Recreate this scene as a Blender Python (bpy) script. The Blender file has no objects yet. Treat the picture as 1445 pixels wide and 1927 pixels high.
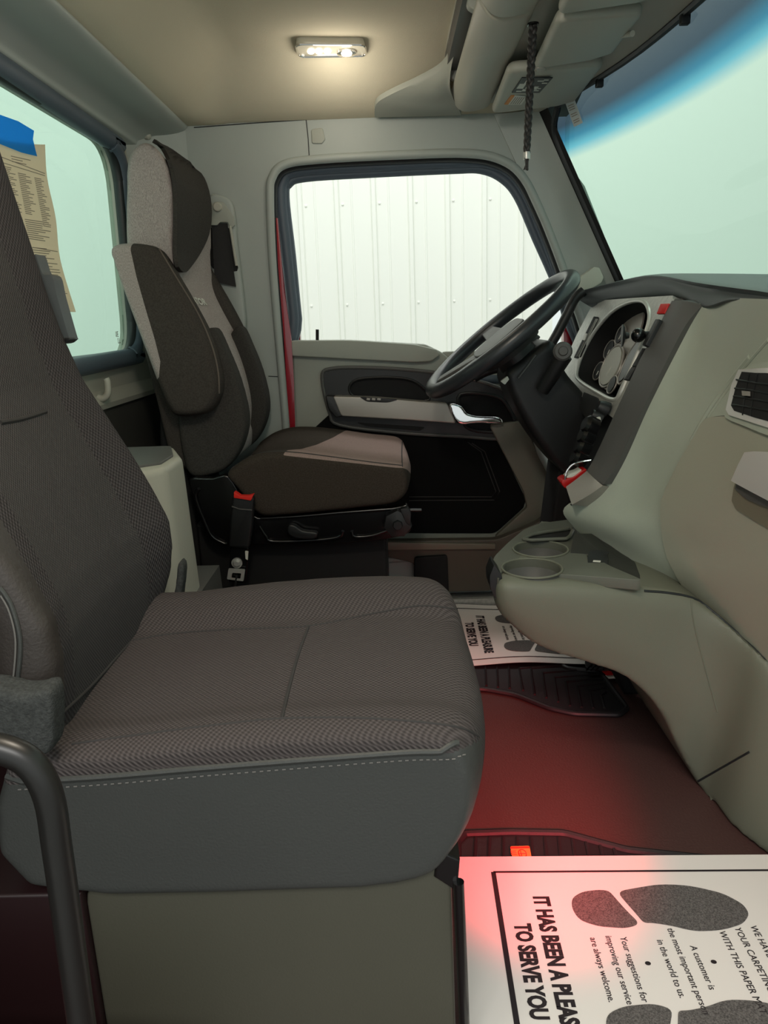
import bpy, bmesh, math, random
import numpy as np
from mathutils import Vector, Matrix, noise
from mathutils.bvhtree import BVHTree
from mathutils.geometry import delaunay_2d_cdt, interpolate_bezier
random.seed(4)
sc = bpy.context.scene
COL = sc.collection
# ------------------------------------------------------------------ camera
F = 1400.0; PITCH = math.radians(14.6); YAW = math.radians(0.8); ROLL = math.radians(2.0)
EYE = Vector((0, 0, .83))
fwd = Vector((-math.sin(YAW)*math.cos(PITCH), math.cos(YAW)*math.cos(PITCH), -math.sin(PITCH)))
r0 = Vector((math.cos(YAW), math.sin(YAW), 0)); u0 = r0.cross(fwd)
rt = r0*math.cos(ROLL) - u0*math.sin(ROLL); up = r0*math.sin(ROLL) + u0*math.cos(ROLL)
cd = bpy.data.cameras.new('camera'); cam = bpy.data.objects.new('camera', cd); COL.objects.link(cam)
cd.sensor_fit = 'VERTICAL'; cd.sensor_height = 24; cd.lens = 24*F/1927; cd.clip_start = .02
m = Matrix((rt, up, -fwd)).transposed().to_4x4(); m.translation = EYE; cam.matrix_world = m
sc.camera = cam
# ------------------------------------------------------------------ world, light, exposure
sc.view_settings.view_transform = 'Standard'; sc.view_settings.look = 'None'
sc.view_settings.gamma = 1; sc.view_settings.use_curve_mapping = False
sc.view_settings.exposure = 0.47
W = bpy.data.worlds.new('world'); sc.world = W; W.use_nodes = True
bg = W.node_tree.nodes['Background']; bg.inputs[0].default_value = (.93, 1.0, .985, 1); bg.inputs[1].default_value = .66

def lamp(name, kind, loc, energy, color=(1, 1, 1), size=.1, size_y=None, to=None, spot=None):
    l = bpy.data.lights.new(name, kind); l.energy = energy; l.color = color
    if kind == 'AREA':
        l.size = size
        if size_y: l.shape = 'RECTANGLE'; l.size_y = size_y
    elif kind != 'SUN': l.shadow_soft_size = size
    if spot: l.spot_size = math.radians(spot); l.spot_blend = 1.0
    o = bpy.data.objects.new(name, l); COL.objects.link(o); o.location = loc
    if to is not None: o.rotation_euler = (Vector(to)-Vector(loc)).to_track_quat('-Z', 'Y').to_euler()
    return o
lamp('shop_lamp_left', 'AREA', (0, 4.6, 5.5), 110, (1, 1, .96), 5, 1.0, to=(0, 6.4, .5))
lamp('shop_lamp_right', 'AREA', (-.3, -3.5, 4.6), 150, (1, .97, .93), 4, 1.2, to=(0, 1, .5))
lamp('dome_lamp_light', 'POINT', (-.10, 1.86, 1.33), .55, (1, .90, .76), .05)
lamp('passenger_dome_lamp_light', 'POINT', (-.08, .55, 1.30), 6.5, (1, .90, .78), .05)
lamp('red_glow_spot', 'SPOT', (.27, .28, .52), 78, (1, .012, .03), .03, to=(.175, 1.13, 0), spot=31)  # red spot added for the glow on floor and mat, no fixture modelled

# ------------------------------------------------------------------ helpers
def ray(px, py): return fwd + rt*((px-722.5)/F) - up*((py-963.5)/F)
def at(px, py, X=None, Y=None, Z=None):
    d = ray(px, py)
    t = (X-EYE.x)/d.x if X is not None else (Y-EYE.y)/d.y if Y is not None else (Z-EYE.z)/d.z
    return EYE + d*t
def atP(px, py, O, n):
    d = ray(px, py); return EYE + d*((O-EYE).dot(n)/d.dot(n))
def lin(c):
    if isinstance(c, (int, float)): c = (c, c, c)
    return tuple(((v/255)/12.92 if v/255 <= .04045 else ((v/255+.055)/1.055)**2.4) for v in c) + (1,)
def mat(name, c, rough=.6, metal=0, grain=None, gs=400, spec=.5, weave=None, wd=.3, coat=0, var=0, c2=None, emis=None, upright=False):
    m = bpy.data.materials.new(name); m.use_nodes = True; nt = m.node_tree; N = nt.nodes; L = nt.links
    b = N['Principled BSDF']; b.inputs['Base Color'].default_value = lin(c)
    b.inputs['Roughness'].default_value = rough; b.inputs['Metallic'].default_value = metal
    b.inputs['Specular IOR Level'].default_value = spec; b.inputs['Coat Weight'].default_value = coat
    if emis: b.inputs['Emission Color'].default_value = lin(emis[0]); b.inputs['Emission Strength'].default_value = emis[1]
    tc = N.new('ShaderNodeTexCoord')
    if grain:
        n = N.new('ShaderNodeTexNoise'); n.inputs['Scale'].default_value = gs; n.inputs['Detail'].default_value = 3
        L.new(tc.outputs['Object'], n.inputs['Vector'])
        bp = N.new('ShaderNodeBump'); bp.inputs['Strength'].default_value = grain; bp.inputs['Distance'].default_value = .001
        L.new(n.outputs['Fac'], bp.inputs['Height']); L.new(bp.outputs[0], b.inputs['Normal'])
    if var:
        n2 = N.new('ShaderNodeTexNoise'); n2.inputs['Scale'].default_value = gs*.6 if weave is None else 300; n2.inputs['Detail'].default_value = 4
        L.new(tc.outputs['Object'], n2.inputs['Vector'])
        mx = N.new('ShaderNodeMix'); mx.data_type = 'RGBA'
        k = 1-var; mx.inputs['A'].default_value = tuple(v*k for v in lin(c)[:3])+(1,)
        mx.inputs['B'].default_value = tuple(min(1, v*(1+var)) for v in lin(c if c2 is None else c2)[:3])+(1,)
        mr = N.new('ShaderNodeMapRange'); mr.inputs[1].default_value = .35; mr.inputs[2].default_value = .65
        L.new(n2.outputs['Fac'], mr.inputs[0]); L.new(mr.outputs[0], mx.inputs['Factor']); L.new(mx.outputs['Result'], b.inputs['Base Color'])
    if weave:
        sp = N.new('ShaderNodeSeparateXYZ'); L.new(tc.outputs['Object'], sp.inputs[0])
        def M(op, a, bb=None):
            q = N.new('ShaderNodeMath'); q.operation = op
            for i, v in enumerate((a, bb)):
                if v is None: continue
                if isinstance(v, (int, float)): q.inputs[i].default_value = v
                else: L.new(v, q.inputs[i])
            return q.outputs[0]
        k = 2*math.pi/weave
        if upright:
            a = M('SINE', M('MULTIPLY', M('SUBTRACT', sp.outputs[2], M('MULTIPLY', sp.outputs[0], .45)), k))
            c_ = M('SINE', M('MULTIPLY', sp.outputs[1], k))
        else:
            a = M('SINE', M('MULTIPLY', M('ADD', sp.outputs[0], sp.outputs[2]), k))
            c_ = M('SINE', M('MULTIPLY', M('ADD', sp.outputs[1], M('MULTIPLY', sp.outputs[2], .35)), k))
        h = M('ADD', M('MULTIPLY', M('MULTIPLY', a, c_), .5), .5)
        bp = N.new('ShaderNodeBump'); bp.inputs['Strength'].default_value = .7; bp.inputs['Distance'].default_value = weave*.25
        L.new(h, bp.inputs['Height']); L.new(bp.outputs[0], b.inputs['Normal'])
        mx = N.new('ShaderNodeMix'); mx.data_type = 'RGBA'
        mx.inputs['A'].default_value = tuple(v*(1-wd) for v in lin(c)[:3])+(1,)
        mx.inputs['B'].default_value = tuple(v*(1+wd) for v in lin(c)[:3])+(1,)
        L.new(h, mx.inputs['Factor']); L.new(mx.outputs['Result'], b.inputs['Base Color'])
    return m
def zoned(m, c, attr='zone', c2var=.25, wv=None):
    """second fibre colour woven into the cloth where the attribute is positive"""
    nt = m.node_tree; N = nt.nodes; L = nt.links; b = N['Principled BSDF']
    at_ = N.new('ShaderNodeAttribute'); at_.attribute_name = attr
    g = N.new('ShaderNodeMath'); g.operation = 'GREATER_THAN'; g.inputs[1].default_value = 0; L.new(at_.outputs['Fac'], g.inputs[0])
    tc = N.new('ShaderNodeTexCoord'); mp = N.new('ShaderNodeMapping'); mp.inputs['Scale'].default_value = (1, 1, .3)
    L.new(tc.outputs['Object'], mp.inputs[0])
    n2 = N.new('ShaderNodeTexNoise'); n2.inputs['Scale'].default_value = 1000; n2.inputs['Detail'].default_value = 3; L.new(mp.outputs[0], n2.inputs['Vector'])
    m2 = N.new('ShaderNodeMix'); m2.data_type = 'RGBA'
    m2.inputs['A'].default_value = tuple(v*(1-c2var) for v in lin(c)[:3])+(1,); m2.inputs['B'].default_value = tuple(v*(1+c2var) for v in lin(c)[:3])+(1,)
    mr = N.new('ShaderNodeMapRange'); mr.inputs[1].default_value = .35; mr.inputs[2].default_value = .65
    L.new(n2.outputs['Fac'], mr.inputs[0]); L.new(mr.outputs[0], m2.inputs['Factor'])
    m3 = N.new('ShaderNodeMix'); m3.data_type = 'RGBA'; L.new(g.outputs[0], m3.inputs['Factor'])
    src = b.inputs['Base Color'].links
    if src: L.new(src[0].from_socket, m3.inputs['A'])
    else: m3.inputs['A'].default_value = b.inputs['Base Color'].default_value
    L.new(m2.outputs['Result'], m3.inputs['B']); L.new(m3.outputs['Result'], b.inputs['Base Color'])
    return m
def glassmat(name, tint, shade=None, gl=1):
    m = bpy.data.materials.new(name); m.use_nodes = True; nt = m.node_tree; N = nt.nodes; L = nt.links
    N.remove(N['Principled BSDF']); out = N['Material Output']
    t = N.new('ShaderNodeBsdfTransparent'); g = N.new('ShaderNodeBsdfGlossy'); g.inputs['Roughness'].default_value = .02
    g.inputs['Color'].default_value = (.9, .95, .95, 1)
    lw = N.new('ShaderNodeLayerWeight'); lw.inputs[0].default_value = .5
    pw = N.new('ShaderNodeMath'); pw.operation = 'POWER'; pw.inputs[1].default_value = 4; L.new(lw.outputs['Facing'], pw.inputs[0])
    fr = N.new('ShaderNodeMath'); fr.operation = 'MULTIPLY_ADD'; fr.inputs[1].default_value = .35*gl; fr.inputs[2].default_value = .006*gl; L.new(pw.outputs[0], fr.inputs[0])
    mx = N.new('ShaderNodeMixShader'); L.new(fr.outputs[0], mx.inputs[0]); L.new(t.outputs[0], mx.inputs[1]); L.new(g.outputs[0], mx.inputs[2])
    t.inputs[0].default_value = tint
    if shade:
        a = N.new('ShaderNodeAttribute'); a.attribute_name = 'shade'
        cr = N.new('ShaderNodeValToRGB'); e = cr.color_ramp.elements
        e[0].position = 0; e[0].color = tint; e[1].position = 1; e[1].color = (.10, .125, .14, 1)
        for p, c in ((.70, tint), (.75, (.16, .52, .66, 1)), (.79, (.05, .24, .38, 1)), (.85, (.05, .085, .12, 1))):
            q = e.new(p); q.color = c
        L.new(a.outputs['Fac'], cr.inputs[0]); L.new(cr.outputs[0], t.inputs[0])
    L.new(mx.outputs[0], out.inputs[0]); return m
def tag(o, label=None, cat=None, group=None, kind=None):
    if label: o['label'] = label
    if cat: o['category'] = cat
    if group: o['group'] = group
    if kind: o['kind'] = kind
    return o
def thing(name, label, cat, loc=(0, 0, 0), group=None):
    o = bpy.data.objects.new(name, None); COL.objects.link(o); o.location = loc; o.empty_display_size = .05
    return tag(o, label, cat, group)
def link(name, me, m, parent=None, smooth=True):
    o = bpy.data.objects.new(name, me); COL.objects.link(o)
    if m is not None: me.materials.append(m)
    if parent is not None:
        o.parent = parent; o.matrix_parent_inverse = Matrix.Translation(-root_loc(parent))
    if smooth:
        me.polygons.foreach_set('use_smooth', [True]*len(me.polygons)); me.set_sharp_from_angle(angle=math.radians(38))
    return o
def root_loc(p):
    return p.location.copy() if p.parent is None else Vector((0, 0, 0))
def obj(name, bm, m, parent=None, smooth=True):
    bmesh.ops.recalc_face_normals(bm, faces=bm.faces)
    me = bpy.data.meshes.new(name); bm.to_mesh(me); bm.free(); return link(name, me, m, parent, smooth)
def spline(pts, n=6, closed=True):
    """Catmull-Rom through the points"""
    P = [Vector(p) for p in pts]; out = []; N = len(P)
    rng = range(N) if closed else range(N-1)
    for i in rng:
        p0 = P[(i-1) % N] if closed or i > 0 else P[i]; p1 = P[i]; p2 = P[(i+1) % N]
        p3 = P[(i+2) % N] if closed or i+2 < N else P[i+1]
        for k in range(n):
            t = k/n
            out.append(.5*((2*p1)+(p2-p0)*t+(2*p0-5*p1+4*p2-p3)*t*t+(3*p1-p0-3*p2+p3)*t*t*t))
    if not closed: out.append(P[-1])
    return out
def rnd(pts, r=.3, n=4):
    """round the corners of a polygon, r = share of the shorter side"""
    P = [Vector(p) for p in pts]; out = []
    for i, p in enumerate(P):
        a = P[i-1]; b = P[(i+1) % len(P)]; d = min((a-p).length, (b-p).length)*r
        s = p+(a-p).normalized()*d; e = p+(b-p).normalized()*d
        for k in range(n+1):
            t = k/n; out.append(s*(1-t)**2+p*2*t*(1-t)+e*t*t)
    return out
def pxY(pts, Y): return [at(p[0], p[1], Y=Y) for p in pts]
def add_prism(bm, loop, vec, bevel=0, seg=4):
    """loop of world points extruded by vec, cap edges rounded"""
    vs = [bm.verts.new(p) for p in loop]; f = bm.faces.new(vs)
    r = bmesh.ops.extrude_face_region(bm, geom=[f]); nv = [e for e in r['geom'] if isinstance(e, bmesh.types.BMVert)]
    bmesh.ops.translate(bm, verts=nv, vec=vec)
    caps = [f] + [e for e in r['geom'] if isinstance(e, bmesh.types.BMFace)]
    if bevel:
        ed = list({e for c in caps for e in c.edges})
        bmesh.ops.bevel(bm, geom=ed, offset=bevel, segments=seg, profile=.5, affect='EDGES', clamp_overlap=True)
def prism(name, loop, vec, m, parent=None, bevel=0, seg=4, smooth=True):
    bm = bmesh.new(); add_prism(bm, loop, Vector(vec), bevel, seg); return obj(name, bm, m, parent, smooth)
def add_box(bm, lo, hi, bevel=0, seg=3):
    r = bmesh.ops.create_cube(bm, size=1)
    for v in r['verts']: v.co = Vector([lo[i]+(v.co[i]+.5)*(hi[i]-lo[i]) for i in range(3)])
    if bevel:
        bmesh.ops.bevel(bm, geom=list({e for v in r['verts'] for e in v.link_edges}), offset=bevel, segments=seg, profile=.5, affect='EDGES')
def box(name, lo, hi, m, parent=None, bevel=0):
    bm = bmesh.new(); add_box(bm, lo, hi, bevel); return obj(name, bm, m, parent)
def add_tube(bm, pts, r, n=12, caps=True, flat=1, updir=None):
    P = [Vector(p) for p in pts]; rs = r if isinstance(r, (list, tuple)) else [r]*len(P)
    prev = None; rings = []; t0 = (P[1]-P[0]).normalized()
    a = Vector(updir) if updir else (Vector((0, 0, 1)) if abs(t0.z) < .9 else Vector((1, 0, 0)))
    nrm = (a-t0*a.dot(t0)).normalized()
    for i, p in enumerate(P):
        t = (P[min(i+1, len(P)-1)]-P[max(i-1, 0)]).normalized()
        nrm = (nrm-t*nrm.dot(t)).normalized(); b = t.cross(nrm)
        rings.append([bm.verts.new(p+(nrm*math.cos(2*math.pi*k/n)+b*math.sin(2*math.pi*k/n)*flat)*rs[i]) for k in range(n)])
    for A, B in zip(rings, rings[1:]):
        for k in range(n): bm.faces.new((A[k], A[(k+1) % n], B[(k+1) % n], B[k]))
    if caps: bm.faces.new(rings[0][::-1]); bm.faces.new(rings[-1])
def tube(name, pts, r, m, parent=None, n=12, flat=1, updir=None):
    bm = bmesh.new(); add_tube(bm, pts, r, n, True, flat, updir); return obj(name, bm, m, parent)
def add_ring(bm, pts, r, n=10, flat=1):
    P = [Vector(p) for p in pts]; N = len(P); cen = sum(P, Vector())/N
    nn = (P[0]-cen).cross(P[N//4]-cen).normalized(); rings = []
    for i, p in enumerate(P):
        t = (P[(i+1) % N]-P[i-1]).normalized(); o = t.cross(nn).normalized()
        rings.append([bm.verts.new(p+(o*math.cos(2*math.pi*k/n)+nn*math.sin(2*math.pi*k/n)*flat)*r) for k in range(n)])
    for i in range(N):
        A = rings[i]; B = rings[(i+1) % N]
        for k in range(n): bm.faces.new((A[k], A[(k+1) % n], B[(k+1) % n], B[k]))
def ring(name, pts, r, m, parent=None, n=10, flat=1):
    bm = bmesh.new(); add_ring(bm, pts, r, n, flat); return obj(name, bm, m, parent)
def add_lathe(bm, prof, O, axis, n=32):
    ax = Vector(axis).normalized(); a = Vector((0, 0, 1)) if abs(ax.z) < .9 else Vector((1, 0, 0))
    u = (a-ax*a.dot(ax)).normalized(); v = ax.cross(u); O = Vector(O); rings = []
    for (r, h) in prof: rings.append([bm.verts.new(O+ax*h+(u*math.cos(2*math.pi*k/n)+v*math.sin(2*math.pi*k/n))*r) for k in range(n)])
    for A, B in zip(rings, rings[1:]):
        for k in range(n): bm.faces.new((A[k], A[(k+1) % n], B[(k+1) % n], B[k]))
    bm.faces.new(rings[0][::-1]); bm.faces.new(rings[-1])
def lathe(name, prof, O, axis, m, parent=None, n=32):
    bm = bmesh.new(); add_lathe(bm, prof, O, axis, n); return obj(name, bm, m, parent)
def add_blob(bm, c, rad, rot=None, n=24):
    r = bmesh.ops.create_uvsphere(bm, u_segments=n, v_segments=n//2, radius=1)
    for v in r['verts']:
        q = Vector((v.co.x*rad[0], v.co.y*rad[1], v.co.z*rad[2]))
        if rot is not None: q = rot @ q
        v.co = Vector(c)+q
def organic(name, bm, m, parent=None, voxel=.006, it=12, fac=.5):
    """fuse the rough masses in bm into one soft skin"""
    bmesh.ops.recalc_face_normals(bm, faces=bm.faces)
    me = bpy.data.meshes.new('rough'); bm.to_mesh(me); bm.free(); t = bpy.data.objects.new('rough', me); COL.objects.link(t)
    md = t.modifiers.new('r', 'REMESH'); md.mode = 'VOXEL'; md.voxel_size = voxel
    s = t.modifiers.new('s', 'SMOOTH'); s.factor = fac; s.iterations = it
    dg = bpy.context.evaluated_depsgraph_get(); e = t.evaluated_get(dg); out = bpy.data.meshes.new_from_object(e)
    out.name = name; bpy.data.objects.remove(t); out.materials.clear(); o = link(name, out, m, parent, False)
    out.polygons.foreach_set('use_smooth', [True]*len(out.polygons)); return o
def cut(o, cutter_bm):
    bmesh.ops.recalc_face_normals(cutter_bm, faces=cutter_bm.faces)
    me = bpy.data.meshes.new('cut'); cutter_bm.to_mesh(me); cutter_bm.free(); c = bpy.data.objects.new('cut', me); COL.objects.link(c)
    md = o.modifiers.new('b', 'BOOLEAN'); md.object = c; md.operation = 'DIFFERENCE'; md.solver = 'EXACT'
    mw = o.matrix_world.copy(); par = o.parent; o.parent = None; o.matrix_world = Matrix()
    dg = bpy.context.evaluated_depsgraph_get(); e = o.evaluated_get(dg); out = bpy.data.meshes.new_from_object(e)
    o.modifiers.clear(); mm = o.data.materials[0]; o.data = out; out.materials.clear(); out.materials.append(mm)
    bpy.data.objects.remove(c)
    out.polygons.foreach_set('use_smooth', [True]*len(out.polygons)); out.set_sharp_from_angle(angle=math.radians(38))
    if par: o.parent = par; o.matrix_parent_inverse = Matrix.Translation(-root_loc(par))
    return o
def plate(name, outer, holes, vec, m, parent=None, bevel=0):
    """flat plate with holes, extruded by vec"""
    bm = bmesh.new(); es = []
    for lp in [outer]+holes:
        vs = [bm.verts.new(p) for p in lp]
        es += [bm.edges.new((vs[i], vs[(i+1) % len(vs)])) for i in range(len(vs))]
    bmesh.ops.triangle_fill(bm, edges=es, use_beauty=True, use_dissolve=False)
    r = bmesh.ops.extrude_face_region(bm, geom=bm.faces[:]); bmesh.ops.translate(bm, verts=[e for e in r['geom'] if isinstance(e, bmesh.types.BMVert)], vec=Vector(vec))
    return obj(name, bm, m, parent)
def sheet(name, rows, m, parent=None, thick=Vector((.03, 0, 0)), n=5):
    """curved panel through a grid of world points, with real thickness"""
    R = [spline(r, n, False) for r in rows]; C = list(zip(*R)); C = [spline(c, n, False) for c in C]
    bm = bmesh.new(); nu = len(C); nv = len(C[0])
    A = [[bm.verts.new(C[i][j]) for j in range(nv)] for i in range(nu)]; B = [[bm.verts.new(C[i][j]+Vector(thick)) for j in range(nv)] for i in range(nu)]
    for i in range(nu-1):
        for j in range(nv-1):
            bm.faces.new((A[i][j], A[i+1][j], A[i+1][j+1], A[i][j+1])); bm.faces.new((B[i][j], B[i][j+1], B[i+1][j+1], B[i+1][j]))
    for i in range(nu-1):
        for j in (0, nv-1): bm.faces.new((A[i][j], A[i+1][j], B[i+1][j], B[i][j]))
    for j in range(nv-1):
        for i in (0, nu-1): bm.faces.new((A[i][j], A[i][j+1], B[i][j+1], B[i][j]))
    return obj(name, bm, m, parent)
def bvh(o):
    me = o.data; return BVHTree.FromPolygons([v.co.copy() for v in me.vertices], [list(p.vertices) for p in me.polygons])
def hit(tree, px, py, d=0):
    r = ray(px, py).normalized(); loc, n, i, dist = tree.ray_cast(EYE, r)
    if loc is None: return None
    if n.dot(r) > 0: n = -n
    return loc+n*d
def panel_on(name, px, tree, lift, m, parent=None, step=14, thick=.004, fall=None):
    """a fitted panel lying on a surface, with thickness"""
    P = [Vector((a, b)) for a, b in px]; xs = [p.x for p in P]; ys = [p.y for p in P]; pts = list(P); poly = [list(range(len(P)))]
    def inside(x, y):
        c = False
        for i in range(len(P)):
            a = P[i]; b = P[i-1]
            if (a.y > y) != (b.y > y) and x < (b.x-a.x)*(y-a.y)/(b.y-a.y)+a.x: c = not c
        return c
    x = min(xs)+step/2
    while x < max(xs):
        y = min(ys)+step/2
        while y < max(ys):
            if inside(x, y): pts.append(Vector((x, y)))
            y += step
        x += step
    vv, ee, ff, *_ = delaunay_2d_cdt(pts, [], poly, 1, 1e-4)
    bm = bmesh.new(); vs = []
    for p in vv:
        h = hit(tree, p.x, p.y, lift) if tree else None
        if h is None: h = fall(p.x, p.y) if fall else None
        vs.append(None if h is None else bm.verts.new(h))
    for f in ff:
        if all(vs[i] is not None for i in f) and len(set(f)) > 2: bm.faces.new([vs[i] for i in f])
    bmesh.ops.recalc_face_normals(bm, faces=bm.faces); bm.normal_update()
    s = sum((f.normal.dot(f.calc_center_median()-EYE)*f.calc_area() for f in bm.faces))
    if s > 0: bmesh.ops.reverse_faces(bm, faces=bm.faces)
    bm.normal_update(); nv = {v: v.normal.copy() for v in bm.verts}
    r = bmesh.ops.extrude_face_region(bm, geom=bm.faces[:]); new = [e for e in r['geom'] if isinstance(e, bmesh.types.BMVert)]
    bm.normal_update()
    for v in new: v.co += v.normal*thick
    return obj(name, bm, m, parent)
def seam_on(name, px, tree, r, m, parent=None, lift=0, n=8, k=6):
    pts = []
    for p in spline([Vector((a, b, 0)) for a, b in px], k, False):
        h = hit(tree, p.x, p.y, lift)
        if h is not None: pts.append(h)
    if len(pts) < 2: return None
    return tube(name, pts, r, m, parent, n)
def closest_path(tree, pts, k=6, lift=0, closed=False):
    out = []
    for p in spline(pts, k, closed):
        loc, n, i, d = tree.find_nearest(p); out.append(loc+n*lift)
    return out
def text_mesh(name, s, size, O, right, upv, m, parent=None, depth=.0002, sx=1, bold=0, align='LEFT'):
    cu = bpy.data.curves.new(name, 'FONT'); cu.body = s; cu.size = size; cu.offset = bold; cu.extrude = depth; cu.align_x = align; cu.resolution_u = 3
    t = bpy.data.objects.new('t', cu); COL.objects.link(t); dg = bpy.context.evaluated_depsgraph_get()
    me = bpy.data.meshes.new_from_object(t.evaluated_get(dg)); bpy.data.objects.remove(t)
    R = Vector(right).normalized(); U = Vector(upv).normalized(); Nn = R.cross(U)
    M4 = Matrix((R*sx, U, Nn)).transposed().to_4x4(); M4.translation = Vector(O); me.transform(M4); me.materials.clear()
    return link(name, me, m, parent, False)
def join(name, objs, m, parent=None, slots=None):
    bm = bmesh.new()
    for o in objs: bm.from_mesh(o.data)
    me = bpy.data.meshes.new(name); bm.to_mesh(me); bm.free()
    for o in objs: bpy.data.objects.remove(o)
    return link(name, me, m, parent, False)
def ell(cx, cy, a, b, ang, n=36):
    an = math.radians(ang)
    return [(cx+a*math.cos(t)*math.cos(an)-b*math.sin(t)*math.sin(an), cy+a*math.cos(t)*math.sin(an)+b*math.sin(t)*math.cos(an)) for t in [2*math.pi*i/n for i in range(n)]]
def sd_poly(p, poly):
    x, y = p; d = 1e9; ins = False
    for i in range(len(poly)):
        ax, ay = poly[i]; bx, by = poly[i-1]; ex, ey = bx-ax, by-ay; wx, wy = x-ax, y-ay
        t = max(0, min(1, (wx*ex+wy*ey)/(ex*ex+ey*ey+1e-12))); d = min(d, math.hypot(wx-ex*t, wy-ey*t))
        if (ay > y) != (by > y) and x < (bx-ax)*(y-ay)/(by-ay)+ax: ins = not ins
    return d if ins else -d
def zone(o, fn, name='zone'):
    a = o.data.attributes.new(name, 'FLOAT', 'POINT'); a.data.foreach_set('value', [fn(v.co, v.normal) for v in o.data.vertices])

# ------------------------------------------------------------------ materials
TRIM = mat('grey_green_trim', (158, 162, 152), .55, grain=.25, gs=900)
TRIM_L = mat('pale_trim', (172, 172, 160), .5, grain=.2, gs=900)
PILLAR = mat('pillar_trim', (163, 170, 165), .5, grain=.2, gs=900)
HEAD = mat('headliner_cloth', (205, 198, 176), .95, grain=.4, gs=700, spec=.1)
DARK = mat('charcoal_trim', (84, 84, 82), .5, grain=.3, gs=900)
BLACK = mat('black_plastic', (26, 27, 28), .45, grain=.2, gs=700)
BLACKG = mat('gloss_black_metal', (16, 16, 17), .22, spec=.6)
BLACKM = mat('matt_black', (14, 14, 15), .8, grain=.2, gs=500)
DOORBLK = mat('black_door_cloth', (20, 20, 20), .95, grain=.6, gs=900, spec=.15)
PAD = mat('dash_pad', (74, 80, 82), .5, grain=.35, gs=900)
LOWER = mat('lower_console_trim', (110, 112, 98), .55, grain=.25, gs=900)
GLOVE = mat('glove_box_trim', (160, 160, 145), .55, grain=.25, gs=900)
DASHF = mat('dash_side_trim', (166, 173, 160), .5, grain=.25, gs=900)
SEATF = mat('waffle_knit_cloth', (74, 69, 68), .95, weave=.0062, wd=.45, spec=.15)
SEATB = mat('waffle_knit_cloth_back', (68, 65, 66), .95, weave=.0078, wd=.55, spec=.15, upright=True)
SEATC = mat('fine_knit_cloth', (71, 69, 69), .95, weave=.0052, wd=.40, spec=.15, upright=True)
LEATH = mat('black_vinyl', (63, 65, 63), .52, grain=.35, gs=350)
SEAMM = mat('seam_thread', (50, 48, 47), .8)
STITCH = mat('grey_stitching', (110, 108, 104), .8)
CLOTH = zoned(mat('charcoal_velour', (66, 62, 58), .95, grain=.5, gs=600, spec=.12, var=.18), (162, 154, 150))  # pale zones: two-tone cloth, lightened further for velour sheen
CLOTHD = mat('dark_velour', (62, 60, 57), .95, grain=.5, gs=600, spec=.12, var=.18)
CUSH = zoned(mat('brown_charcoal_velour', (62, 56, 50), .95, grain=.5, gs=600, spec=.12, var=.18), (148, 128, 122))
SILV = mat('silver_paint', (165, 160, 152), .38, .35)
SILVD = mat('brushed_silver_trim', (178, 178, 172), .4, .3, var=.12, gs=200)
CHROME = mat('chrome', (225, 225, 225), .08, 1)
STEEL = mat('zinc_steel', (190, 190, 186), .35, .4)
RED = mat('red_truck_paint', (150, 16, 34), .25, coat=.6)
REDP = mat('red_plastic', (225, 45, 35), .4)
REDK = mat('red_knob_plastic', (190, 25, 25), .3)
SEAL = mat('rubber_seal', (82, 94, 106), .5)
SEALD = mat('dark_rubber_seal', (32, 36, 38), .45)
FLOOR = mat('vinyl_floor', (74, 50, 47), .5, grain=.9, gs=260)
RUBBER = mat('black_rubber_mat', (34, 32, 34), .5, grain=.3, gs=500)
PAPER = mat('white_paper', (232, 226, 220), .85)
PAPER2 = mat('tan_paper', (244, 226, 210), .9)
INK = mat('black_ink', (34, 26, 30), .7)
INKG = mat('speckled_grey_ink', (92, 88, 86), .8, var=.5, gs=900)
INKL = mat('pale_ink', (140, 128, 116), .9)
TAPE = mat('blue_masking_tape', (60, 188, 255), .6)
WHITE = mat('white_print', (215, 215, 205), .6)
ORANGE = mat('orange_print', (215, 140, 70), .6)
STICK = mat('sticker_face', (190, 200, 200), .5)
BELT = mat('black_webbing', (30, 30, 31), .7, weave=.003, wd=.2)
CORD = mat('black_braided_cord', (34, 33, 32), .6)
GLOW = mat('led_lens', (255, 250, 235), .3, emis=((255, 236, 205), 4.5))
LENS = mat('lamp_lens', (190, 186, 170), .25)
FLEECE = mat('grey_fleece', (66, 68, 67), 1, grain=1.0, gs=500, spec=.05, var=.2)
SHOPW = mat('white_ribbed_steel', (238, 240, 232), .5)
SHOPP = mat('white_shop_wall', (238, 240, 236), .8)
MINT = mat('pale_green_band', (190, 222, 205), .7)
CONC = mat('shop_concrete', (150, 150, 146), .7, var=.1, gs=5)
G_CLEAR = glassmat('door_glass', (.985, .992, .987, 1), None, 0)
G_MINT = glassmat('rear_glass', (.80, .93, .87, 1))
G_WIND = glassmat('windshield_glass', (.64, .83, .73, 1), shade=True)
for mm_, am in ((PAPER2, .75), (TAPE, .75)):
    nt_ = mm_.node_tree; b_ = nt_.nodes['Principled BSDF']; tr_ = nt_.nodes.new('ShaderNodeBsdfTranslucent'); tr_.inputs[0].default_value = b_.inputs['Base Color'].default_value
    mx_ = nt_.nodes.new('ShaderNodeMixShader'); mx_.inputs[0].default_value = am; nt_.links.new(b_.outputs[0], mx_.inputs[1]); nt_.links.new(tr_.outputs[0], mx_.inputs[2]); nt_.links.new(mx_.outputs[0], nt_.nodes['Material Output'].inputs[0])
YEL = mat('yellow_tag', (214, 212, 150), .6)

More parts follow.
